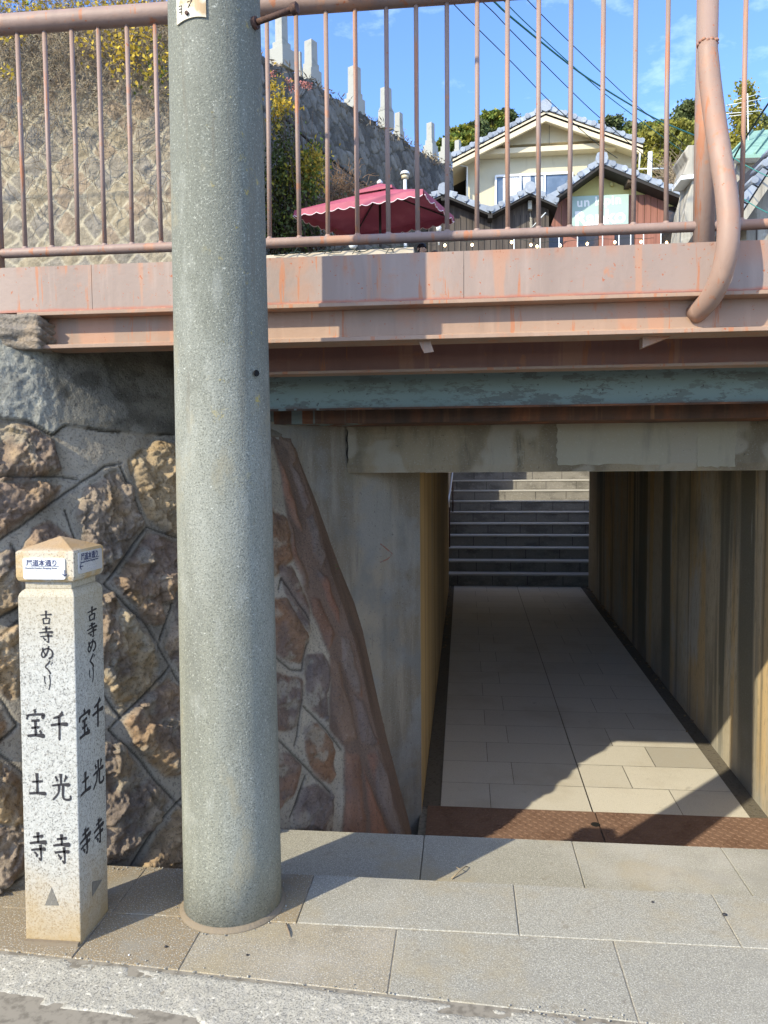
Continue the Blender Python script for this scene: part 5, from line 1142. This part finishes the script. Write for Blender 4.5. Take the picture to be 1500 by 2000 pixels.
a = at(1040, 443, YD - .2); b = at(1066, 415, YD - .25); MB().tube([a, b], .012, 6).build('brace', M['white_metal'], t)
for u, v in ((866, 396), (957, 430)): c = at(u, v, YD - .2); MB().box(c.x - .05, c.x + .05, YD - .36, YD, c.z, c.z + .07).build('rafter_end', M['dark_trim'], t)
c = at(857, 452, 17.4); sq_ = thing('lamp_fitting', 'small white outdoor lamp fitting below the parasol edge', 'lamp', tuple(c)); MB().tube([c + Vector((0, 0, -.3)), c], .02, 8).build('stem', M['white_metal'], sq_); MB().lathe([(.05, 0), (.06, .09), (.04, .12)], c, 12).build('head', M['white_metal'], sq_)

# ---- yellow-gabled cafe
YC = 20.0; t = thing('cafe_building', 'yellow-gabled cafe with grey roof tiles and red-brown boards', 'building', (at(1200, 450, YC).x, YC, TZ))
gable_roof(t, (1175, 318), (1072, 392), (1358, 391), YC - .55, 6, .10, .07, .27)
A, Lp, Rp = at(1175, 322, YC), at(1085, 390, YC), at(1345, 395, YC)
P = [(Lp.x, YC, 1.5), (Lp.x, YC, Lp.z), (A.x, YC, A.z), (Rp.x, YC, Rp.z), (Rp.x, YC, 1.5)]
MB().prism(P, (0, 6, 0)).build('wall', M['yellow'], t)
a = at(1060, 386, YC - .05); b = at(1302, 383, YC - .05); zb = at(1200, 500, YC).z
mb = MB(); x = a.x
while x < b.x - .02:
    wd = .155; mb.box(x, min(x + wd - .012, b.x), YC - .04 - random.uniform(0, .006), YC - .003, zb - 1, a.z - .03 + random.uniform(-.004, .004)); x += wd
mb.build('board_cladding', M['red_wood'], t)
a2_ = at(1303, 386, YC); mb = MB(); mb.box(b.x + .03, Rp.x - .05, YC - .1, YC - .004, zb - 1, a2_.z - .25); mb.build('dark_opening', M['dark_glass'], t)
for u, v in ((1170, 331), (1228, 358), (1103, 372)): c = at(u, v, YC - .3); MB().box(c.x - .06, c.x + .06, YC - .5, YC - .003, c.z - .05, c.z + .08).build('purlin_end', M['bark'], t)
c = at(1195, 360, YC - .05); mb = MB(); mb.lathe([(.035, -.05), (.05, 0), (.03, .05)], c, 8); mb.build('wall_lamp', M['yellow'], t)
# glazed shop front seen under the railing
YS = 18.9; 
def bx(u0, u1, v0, v1, y0, y1, name, mat):
    a = at(u0, v1, y0); b = at(u1, v0, y0); return MB().box(a.x, b.x, y0, y1, a.z, b.z).build(name, mat, t)
bx(845, 1350, 440, 530, YS + .1, YS + .2, 'shop_front', M['dark_glass'])
for u0, u1, m_ in ((853, 869, 'orange_wood'), (873, 878, 'white_frame'), (903, 948, 'orange_wood'), (1020, 1036, 'orange_wood'), (948, 952, 'white_frame'), (1100, 1128, 'red_wood'), (1170, 1200, 'red_wood'), (1240, 1290, 'red_wood')):
    bx(u0, u1, 446, 520, YS + .03 + .001 * (u0 % 7), YS + .095, 'front_post' if u1 - u0 < 20 else 'front_panel', M[m_])
bx(950, 1025, 483, 520, YS + .04, YS + .09, 'counter', M['glass'])

# ---- the sign
a = at(1109, 447, YC - .12); b = at(1228, 379, YC - .12)
t = thing('shop_sign', 'pale mint green signboard with white hand lettering on the yellow-gabled cafe', 'sign', (a.x, YC - .12, a.z))
MB().box(a.x, b.x, YC - .13, YC - .06, a.z, b.z).build('board', M['sign_board'], t, .006)
def stxt(body, u, v, size, sp=1.0):
    c = at(u, v, YC - .135); mb = text_mesh(body, size, frame(Vector((c.x, YC - .1315, c.z)), Vector((1, 0, .035)), Vector((0, 0, 1))), .003, size * .028, 'LEFT', sp); mb.build('lettering', M['sign_white'], t)
stxt('un lapin', 1126.5, 404, .30, 1.13); stxt('Ranko', 1122, 441, .49, .99)

# ---- cream house
YH = 26.0; t = thing('cream_house', 'cream rendered two-storey house with a wide tiled gable, in front of the wooded hill', 'house', (at(1065, 400, YH).x, YH, TZ))
YR = YH - .75
A, Lp, Rp = gable_roof(t, (1066, 213), (884, 307), (1256, 280), YR, 9, .06, .085, .30, name='roof')
dz = Vector((0, 0, -.065)); MB().prism([Lp + dz, A + dz, A + dz * 5.6, Lp + dz * 5.0], (0, .12, 0)).prism([A + dz, Rp + dz, Rp + dz * 5.0, A + dz * 5.6], (0, .12, 0)).build('bargeboard', M['cream_trim'], t)
MB().prism([Lp + dz * 2, A + dz * 2, A + dz * 3, Lp + dz * 3], (0, 2, 0)).prism([A + dz * 2, Rp + dz * 2, Rp + dz * 3, A + dz * 3], (0, 2, 0)).build('soffit', M['cream_trim'], t)
P = [at(u, v, YH) for u, v in ((911, 560), (911, 318), (1066, 237), (1236, 299), (1236, 560))]
MB().prism([(p.x, YH, p.z) for p in P], (0, 8, 0)).build('wall', M['cream'], t)
a = at(928, 293, YH - .4); b = at(1204, 278, YH - .4); MB().prism([(a.x, YH - .42, a.z - .16), (b.x, YH - .42, b.z - .16), (b.x, YH - .42, b.z), (a.x, YH - .42, a.z)], (0, .418, 0)).build('gable_band', M['cream_trim'], t)
a = at(938, 287, YH - .2); b = at(1198, 272, YH - .2); c = at(1066, 228, YH - .2); MB().prism([(a.x, YH - .2, a.z), (b.x, YH - .2, b.z), (c.x, YH - .2, c.z)], (0, .19, 0)).build('gable_panel', M['cream'], t)
q = at(1073, 236, YH - .21); r_ = at(1073, 282, YH - .21); MB().box(q.x - .008, q.x + .008, YH - .204, YH - .2, r_.z, q.z).build('panel_joint', M['cinder'], t)
a = at(968, 416, YH); b = at(1117, 338, YH)
MB().box(a.x, b.x, YH - .05, YH - .004, a.z, b.z).build('window', M['glass'], t)
fr = MB()
for x in (a.x, at(1016, 400, YH).x, at(1063, 400, YH).x, b.x): fr.box(x - .03, x + .03, YH - .10, YH - .051, a.z, b.z)
fr.box(a.x, b.x, YH - .103, YH - .052, b.z - .05, b.z + .02).box(a.x, b.x, YH - .103, YH - .052, a.z, a.z + .05)
wf = fr.build('window_frame', M['white_frame'], t)
mb = MB()
def cur(u0, u1, v0, v1, amp):
    p0 = at(u0, v1, YH); p1 = at(u1, v0, YH); n = 24; vs = []
    for k in range(n + 1):
        x = p0.x + (p1.x - p0.x) * k / n; y = YH - .062 + .012 * math.sin(k * 2.1); s = 1 - amp * (1 - k / n)
        vs += [(x, y, p1.z), (p1.x - (p1.x - x) * (1 - amp), y, p0.z)]
    mb.add(vs, [(2 * k, 2 * k + 1, 2 * k + 3, 2 * k + 2) for k in range(n)], True)
cur(982, 1013, 345, 414, .0); cur(1020, 1036, 345, 414, .4); cur(1044, 1060, 345, 414, .4)
mb.build('curtain', M['curtain'], t)
a = at(912, 326, YH - .15); b = at(886, 320, YR + .3); MB().tube([b, a, (a.x, a.y, at(912, 430, YH).z)], .035, 10).build('downpipe', M['white_metal'], t)
a = at(1250, 285, YR + .2); MB().tube([a, a + Vector((-.1, .5, -.5)), a + Vector((-.12, .6, -3))], .03, 8).build('downpipe', M['dark_trim'], t)

# ---- pipes on the cafe ridge
c0 = at(1268, 345, 22.5); c1 = at(1270, 297, 22.5); t = thing('vent_stack', 'thick white vent stack standing behind the cafe roof with a horizontal pipe', 'vent pipe', tuple(c0))
MB().tube([c0 - Vector((0, 0, .9)), c1], .062, 14).build('stack', M['white_metal'], t)
MB().tube([at(1246, 330, 22.5), at(1298, 329, 22.5)], .02, 8).build('cross_pipe', M['white_metal'], t); MB().tube([at(1248, 332, 22.5), at(1250, 300, 22.5)], .02, 8).build('riser', M['white_metal'], t)

# ---- terrace fence of thin white posts
t = thing('terrace_fence', 'row of thin white fence posts with wires along the cafe terrace edge', 'fence', (at(1180, 480, 16.6).x, 16.6, TZ))
ps = [at(u, 463, 16.6) for u in (1004, 1055, 1092, 1128, 1177, 1209, 1232, 1257, 1291, 1330)]
for p in ps: MB().tube([(p.x, 16.6, TZ), (p.x, 16.6, p.z + .12)], .011, 6).build('fence_post', M['white_metal'], t)
MB().tube([(p.x, 16.6, p.z + .10) for p in ps], .004, 5).tube([(p.x, 16.6, TZ + .5) for p in ps], .004, 5).build('wire', M['steel_grey'], t)
# ---- string of warm bulbs
t = thing('string_lights', 'string of small lit warm bulbs hanging along the cafe front', 'string lights', tuple(at(1100, 470, 17.2)))
bl = [(869, 479), (922, 478), (999, 473), (1037, 478), (1049, 481), (1094, 479), (1147, 476), (1201, 473), (1252, 472), (1302, 474)]
P = [at(u, v, 17.2) for u, v in bl]; pth = []
for i in range(len(P) - 1): pth += [P[i] + Vector((0, 0, .06)), P[i].lerp(P[i + 1], .5) + Vector((0, 0, .09))]
MB().tube(pth, .005, 5).build('cord', M['cord_dark'], t)
for p in P + [at(1337, 413, 17.2), at(1337, 422, 17.2)]:
    b_ = MB().lathe([(.004, .034), (.018, .02), (.028, 0), (.018, -.026), (.004, -.036)], p, 10).build('bulb', M['bulb'], t); MB().lathe([(.012, .03), (.014, .06), (.006, .065)], p, 8).build('socket', M['dark_trim'], b_)

# ================================================================== PEOPLE ON THE TERRACE
def person(p, seat, face, label, hair_len, cloth):
    """seated figure; p = top of the head"""
    t = thing('person', label, 'person', (p.x, p.y, TZ)); H = p.z
    f = Vector((math.sin(face), -math.cos(face), 0)); s = Vector((math.cos(face), math.sin(face), 0))
    def W(a, b, c): return Vector((p.x, p.y, H)) + s * a + f * b + Vector((0, 0, c))
    ns = []; es = []; rs = []
    def nd(q, r, par=None): ns.append(q); rs.append(r); (es.append((par, len(ns) - 1)) if par is not None else None); return len(ns) - 1
    pel = nd(W(0, -.02, -.82), .13); wa = nd(W(0, 0, -.62), .125, pel); ch = nd(W(0, .0, -.42), .135, wa); nk = nd(W(0, 0, -.27), .055, ch); nk2 = nd(W(0, .015, -.21), .05, nk)
    h1 = nd(W(0, .025, -.15), .078, nk2); h2 = nd(W(0, .015, -.085), .088, h1)
    for sg in (-1, 1):
        sh = nd(W(.17 * sg, 0, -.33), .055, ch); el = nd(W(.23 * sg, .06, -.56), .042, sh); wr = nd(W(.12 * sg, .27, -.60), .03, el); ha = nd(W(.07 * sg, .34, -.585), .028, wr)
        for q in range(4): nd(W((.05 + .018 * q) * sg, .40 - .008 * abs(q - 1.5), -.60), .009, ha)
        nd(W(.035 * sg, .36, -.575), .01, ha)
        hp = nd(W(.09 * sg, .02, -.84), .09, pel); kn = nd(W(.11 * sg, .42, -.82), .06, hp); an = nd(W(.11 * sg, .40, -1.24), .042, kn); nd(W(.12 * sg, .54, -1.27), .035, an)
    me = bpy.data.meshes.new('body'); me.from_pydata([tuple(q - Vector(t.location)) for q in ns], es, []); o = bpy.data.objects.new('body', me); COL.objects.link(o); o.parent = t
    sk = o.modifiers.new('skin', 'SKIN'); sk.use_smooth_shade = True; o.modifiers.new('sub', 'SUBSURF').levels = 1; o.modifiers['sub'].render_levels = 2
    for v, r in zip(me.skin_vertices[0].data, rs): v.radius = (r, r)
    me.skin_vertices[0].data[0].use_root = True; me.materials.append(M['skin'])
    def ell(c, r, mat, name, seg=16, cut=None):
        mb = MB(); n = 12; vs = []; 
        for i in range(n + 1):
            a = math.pi * i / n
            for k in range(seg):
                b = 6.2832 * k / seg; x, y, z = math.sin(a) * math.cos(b) * r[0], math.sin(a) * math.sin(b) * r[1], math.cos(a) * r[2]
                vs.append(c + s * x + f * y + Vector((0, 0, z)))
        mb.add(vs, [(i * seg + k, i * seg + (k + 1) % seg, (i + 1) * seg + (k + 1) % seg, (i + 1) * seg + k) for i in range(n) for k in range(seg) if not (cut and cut(i, k, seg, n))], True); return mb.build(name, mat, t)
    hr = ell(W(0, -.008, -.088), (.098, .112, .098), M['hair'], 'hair', 24, lambda i, k, sg, n: i > (5 if 2 < k < 10 else 9) )
    for sg in (-1, 1):
        ell(W(.035 * sg, .098, -.115), (.011, .006, .006), M['hair'], 'eye', 8); ell(W(.096 * sg, .01, -.125), (.012, .02, .03), M['skin'], 'ear', 8)
    ell(W(0, .115, -.14), (.013, .018, .022), M['skin'], 'nose', 8); ell(W(0, .10, -.178), (.024, .008, .006), surf('lips', (.4, .2, .17)), 'mouth', 8)
    # jacket: a looser shell over the trunk and sleeves
    mb = MB(); mb.tube([W(0, -.01, -.86), W(0, 0, -.62), W(0, 0, -.42), W(0, 0, -.31), W(0, .0, -.265)], [.165, .16, .17, .12, .075], 18)
    for sg in (-1, 1): mb.tube([W(.10 * sg, 0, -.34), W(.185 * sg, 0, -.36), W(.24 * sg, .06, -.57), W(.135 * sg, .25, -.605)], [.08, .075, .058, .045], 12)
    mb.build('jacket', cloth, t)
    c = thing('chair', seat, 'chair', (p.x, p.y, TZ)); q = W(0, -.05, -.95)
    mb = MB(); mb.prism([W(-.21, .22, -.965), W(.21, .22, -.965), W(.21, -.22, -.965), W(-.21, -.22, -.965)], (0, 0, .03)); mb.build('seat', M['dark_trim'], c)
    mb = MB(); mb.prism([W(-.2, -.24, -.62), W(.2, -.24, -.62), W(.2, -.24, -.85), W(-.2, -.24, -.85)], f * .02); mb.build('backrest', M['dark_trim'], c)
    for a in (-.19, .19):
        for b in (-.23, .2): 
            w_ = W(a, b, 0); MB().tube([(w_.x, w_.y, TZ), (w_.x, w_.y, (H - .62) if b < 0 else (H - .97))], .012, 6).build('leg', M['dark_trim'], c)
hp = at(824, 475.5, 15.9); H0 = hp.z
person(hp, 'dark chair under the seated person with black hair', .55, 'person with short black hair looking down, seated on the cafe terrace', 0, M['cloth_dark'])
person(at(850, 490.5, 15.7), 'dark chair of the person seen only as black hair', 2.6, 'person whose black hair just shows above the bridge edge', 0, M['cloth_grey'])

# ================================================================== RIGHT-HAND HOUSES
YG = 11.0; t = thing('weathered_house', 'weathered grey boarded house with overhanging eaves, behind the right end of the railing', 'house', (at(1490, 450, YG).x, YG, 2.2))
E0, E1 = at(1432, 430, YG - .3), at(1560, 232, YG - .3); 
MB().prism([E0, E1, E1 - Vector((0, 0, .10)), E0 - Vector((0, 0, .10))], (0, 6, 0)).build('roof', M['dark_trim'], t)
MB().prism([E0 - Vector((0, 0, .10)), E1 - Vector((0, 0, .10)), E1 - Vector((0, 0, .33)), E0 - Vector((0, 0, .25))], (0, .04, 0)).build('bargeboard', M['weathered'], t)
mb = MB(); rake_tiles(mb, E1 + Vector((0, -.02, 0)), E0 + Vector((0, -.02, 0)), .4, .22, .05, .06); mb.build('roof_tiles', M['kawara'], t)
P = [at(u, v, YG) for u, v in ((1458, 620), (1458, 420), (1580, 240), (1620, 240), (1620, 620))]
MB().prism([(p.x, YG, p.z) for p in P], (0, 5, 0)).build('wall', M['weathered'], t)
mb = MB()
for x in np.arange(P[0].x + .1, P[0].x + 1.1, .16): mb.box(x, x + .014, YG - .014, YG + .01, 2.2, at(1490, 440, YG).z)
mb.build('batten', M['dark_wood'], t)
YG2 = 15.0; t = thing('green_roof_house', 'house with a verdigris green copper roof under a television antenna', 'house', (at(1500, 330, YG2).x, YG2, TZ))
q = [at(1428, 300, YG2), at(1444, 282, YG2 + 1.4), at(1540, 236, YG2 + 3), at(1600, 250, YG2 + 3), at(1600, 320, YG2)]
MB().prism([at(1428, 303, YG2), at(1620, 296, YG2), at(1620, 300, YG2), at(1428, 308, YG2)], (0, .3, 0)).build('eave', M['white_metal'], t)
mb = MB(); a, b = at(1426, 303, YG2 - .01), at(1620, 296, YG2 - .01); c, d = at(1470, 256, YG2 + 2.6), at(1640, 240, YG2 + 2.6)
mb.prism([a, b, d, c], (0, 0, -.06)); mb.build('roof', M['copper'], t)
mb = MB()
for k in range(9): f = k / 8; mb.tube([a.lerp(b, f) + Vector((0, 0, .02)), c.lerp(d, f) + Vector((0, 0, .02))], .02, 5)
mb.build('roof_seam', M['copper'], t)
P = [at(1440, 308, YG2 + .3), at(1620, 302, YG2 + .3)]; MB().box(P[0].x, P[1].x, YG2 + .3, YG2 + 4, TZ - 1, P[0].z - .02).build('wall', M['weathered'], t)
t = thing('plastered_hut', 'narrow crumbling white-plastered hut end beside the railing post', 'hut', tuple(at(1345, 470, 14.5)))
pts = [at(u, v, 14.5) for u, v in ((1372, 282), (1344, 283), (1336, 297), (1345, 312), (1338, 330), (1332, 341), (1352, 345), (1350, 362), (1340, 396), (1338, 412), (1330, 470), (1326, 560), (1372, 560))]
MB().prism([(p.x, 14.5, p.z) for p in pts], (0, .8, 0)).build('wall', M['weathered'], t, .02)
pts = [at(u, v, 14.42) for u, v in ((1330, 343), (1372, 338), (1372, 346), (1330, 351))]; MB().prism(pts, (0, .6, 0)).build('eave', M['white_metal'], t)
# antenna
c = at(1455, 216, 16.5); t = thing('tv_antenna', 'white television antenna with long horizontal rods above the green roof', 'antenna', (c.x, c.y, at(1455, 300, 16.5).z))
MB().tube([at(1462, 300, 16.5), at(1460, 183, 16.5)], .012, 8).build('mast', M['white_metal'], t)
for (u0, v0, u1, v1) in ((1436, 196, 1480, 184), (1418, 206, 1500, 191), (1440, 211, 1478, 204), (1417, 222, 1490, 216), (1424, 227, 1470, 222)):
    MB().tube([at(u0, v0, 16.5), at(u1, v1, 16.4)], .0065, 6).build('rod', M['white_metal'], t)

# ================================================================== CABLES
def cable(pts, r, mat, lab):
    P = [at(*p) for p in pts]; Q = [P[0] * 2 - P[1]] + P + [P[-1] * 2 - P[-2]]; path = []
    for i in range(1, len(Q) - 2):
        for k in range(8):
            q = k / 8; path.append(.5 * (2 * Q[i] + (Q[i + 1] - Q[i - 1]) * q + (2 * Q[i - 1] - 5 * Q[i] + 4 * Q[i + 1] - Q[i + 2]) * q * q + (3 * Q[i] - Q[i - 1] - 3 * Q[i + 1] + Q[i + 2]) * q ** 3))
    path.append(P[-1]); tag(MB().tube(path, r, 6).build('cable', mat), lab, 'cable', 'overhead cables against the sky')
cable([(780, -110, 9), (890, 12, 10), (1000, 122, 11.2), (1077, 201, 12.2), (1167, 281, 13.5), (1206, 309, 14.2)], .006, M['cord_dark'], 'thin dark cable passing in front of the cream gable, lowest of the bundle')
cable([(800, -120, 9.2), (947, 8, 10), (1000, 62, 10.6), (1110, 172, 12), (1175, 233, 13), (1290, 330, 15)], .006, M['cord_dark'], 'thin dark cable reaching the right slope of the cream gable')
cable([(820, -80, 9), (945, -12, 10), (1000, 35, 10.6), (1117, 130, 12), (1180, 173, 13), (1253, 217, 14.2), (1300, 241, 15), (1365, 268, 16.4)], .013, M['cord_green'], 'thick green cable sagging across the sky, heaviest of the bundle')
cable([(900, -90, 9), (1000, 18, 10.4), (1060, 75, 11.2), (1117, 127, 12), (1180, 182, 13), (1250, 235, 14.2), (1345, 304, 16)], .007, M['cord_green'], 'thin green cable crossing just below the thick green one')
cable([(960, -75, 9.4), (1033, 3, 10.3), (1110, 80, 11.4), (1233, 197, 13.6), (1297, 249, 15), (1352, 296, 16.3)], .006, M['cord_dark'], 'thin dark cable topmost of the bundle at right')
cable([(1540, 150, 9), (1500, 203, 9.5), (1440, 296, 10.5), (1420, 345, 11)], .012, M['cord_dark'], 'dark cable slanting down past the right baluster to the eaves')
cable([(1420, 300, 10.4), (1455, 322, 10.2), (1500, 345, 10)], .006, M['cord_green'], 'green cable stapled along the weathered house gable')
cable([(1440, 380, 10.4), (1470, 400, 10.2), (1500, 416, 10)], .006, M['cord_green'], 'green cable hanging in front of the weathered house wall')
t = thing('catenary_wire', 'railway overhead wire high above the bridge', 'cable', (0, 8, 12.2))
MB().tube(sag((-30, 8, 12.25), (30, 8, 12.25), .3, 30), .02, 6).build('wire', M['cord_dark'], t)

# ================================================================== WOODED HILL
hx_, hy_ = np.meshgrid(np.linspace(-60, 120, 90), np.linspace(42, 150, 50))
hz_ = TZ + (hy_ - 42) * .40 + fbm(hx_ * .06, hy_ * .06, 4, 2) * 8 - sstep(20, -60, hx_) * 4
struct(grid_mesh('hill', np.stack([hx_, hy_, hz_], -1), M['hill']))
def tree(u, v, wpx, hpx, Y, leaf, label, nleaf, lsize, kind='round'):
    """crown centred at pixel (u, v), wpx by hpx, at depth Y; trunk runs down to the slope"""
    c = at(u, v, Y); k = Y / 1500.0; rx, rz = wpx * k / 2, hpx * k / 2; gzr = TZ + max(0, Y - 42) * .40 - 1.0
    gzr = min(gzr, c.z - rz * 1.15)
    t = thing('hill_tree' if Y > 40 else 'conifer', label, 'tree', (c.x, c.y, gzr), 'trees on the wooded hill' if Y > 40 else None)
    mb = MB(); top = c.z + rz * .5; tr = max(.12, rx * .08); mb.tube([(c.x, c.y, gzr), (c.x + .2, c.y, gzr + (top - gzr) * .5), (c.x, c.y, top)], [tr, tr * .7, tr * .2], 8)
    nc = 46; cl = []
    for i in range(nc):
        while True:
            p = np.array([random.uniform(-1, 1), random.uniform(-1, 1), random.uniform(-1, 1)]); r = np.linalg.norm(p)
            if kind == 'cone': 
                if math.hypot(p[0], p[1]) < (1 - p[2]) * .5 + .12: break
            elif .35 < r < 1 and p[2] > -.75: break
        q = Vector((c.x + p[0] * rx, c.y + p[1] * rx, c.z + p[2] * rz)); cl.append(q)
        if i % 4 == 0: b = Vector((c.x, c.y, gzr + (q.z - gzr) * .7)); mb.tube([b, b.lerp(q, .6) + Vector((0, 0, .1)), q], [tr * .4, tr * .22, tr * .06], 5, False)
    mb.build('trunk', M['bark'], t)
    pts = []
    for q in cl:
        m_ = int(nleaf * 2.6) // nc; s = rng.normal(size=(m_, 3)) * np.array((rx * .17, rx * .17, rz * .12)) ; pts.append(np.array(q) + s)
    leaves('crown', np.concatenate(pts), lsize * .52, leaf, t, .7, .1)
tree(1282, 305, 100, 110, 44, M['leaf_olive'], 'broad yellow-green camphor-like tree rising behind the cafe roof', 5200, .42)
tree(1322, 285, 70, 90, 47, M['leaf_olive'], 'yellow-green tree just right of the broadest yellow-green one', 3000, .42)
tree(1345, 236, 60, 70, 60, M['leaf_dark'], 'dark spreading pine on the skyline beside the railing post', 2200, .5)
tree(1240, 262, 50, 40, 62, M['leaf_dark'], 'dark low pine on the skyline above the vent stack', 1700, .5)
tree(1196, 250, 50, 36, 64, M['leaf_dark'], 'dark pine showing over the right slope of the cream gable', 1700, .5)
tree(1210, 285, 60, 50, 55, M['leaf_green'], 'dull green tree behind the right eave of the cream house', 2000, .5)
tree(1270, 262, 50, 40, 66, M['leaf_green'], 'pale green tree on the skyline between the two dark pines', 1800, .5)
tree(1300, 258, 44, 34, 68, M['leaf_dark'], 'small dark tree on the skyline above the yellow-green crown', 1500, .5)
tree(1362, 275, 50, 60, 52, M['leaf_green'], 'dull green tree hidden behind the railing post', 1700, .5)
for u, v, wd, hg, Y, m_, l in ((880, 290, 50, 40, 60, 'leaf_green', 'green tree at the foot of the skyline beside the last gravestones'), (905, 272, 55, 44, 62, 'leaf_green', 'green tree low on the hill line left of the cream gable'), (932, 258, 50, 44, 63, 'leaf_dark', 'dark tree on the hill line above the left roof slope'), (960, 246, 54, 44, 64, 'leaf_green', 'green tree mostly behind the left roof slope'), (985, 236, 44, 40, 65, 'leaf_dark', 'dark tree peeping over the cream roof tiles')):
    tree(u, v, wd, hg, Y, M[m_], l, 1600, .5)
tree(1455, 245, 78, 150, 30, M['leaf_olive'], 'tall bushy yellow-green conifer behind the television antenna', 5200, .26, 'cone')
tree(1488, 262, 50, 80, 36, M['leaf_dark'], 'dark conifer at the right edge behind the green roof', 2200, .3, 'cone')
t = thing('bare_thicket', 'grey leafless thicket behind the right eave of the cafe', 'shrub', tuple(at(1325, 365, 24)))
mb = MB()
for k in range(260):
    p = at(random.gauss(1322, 16), random.gauss(355, 14), 24 + random.gauss(0, .6)); a = random.gauss(1.3, .9); P = []
    for i in range(6): P.append(tuple(p)); a += random.gauss(0, .45); p = p + Vector((math.cos(a) * .14, random.gauss(0, .05), math.sin(a) * .14))
    mb.tube(P, [.014 * (1 - .13 * i) for i in range(6)], 3, False)
mb.build('stems', M['twig'], t)
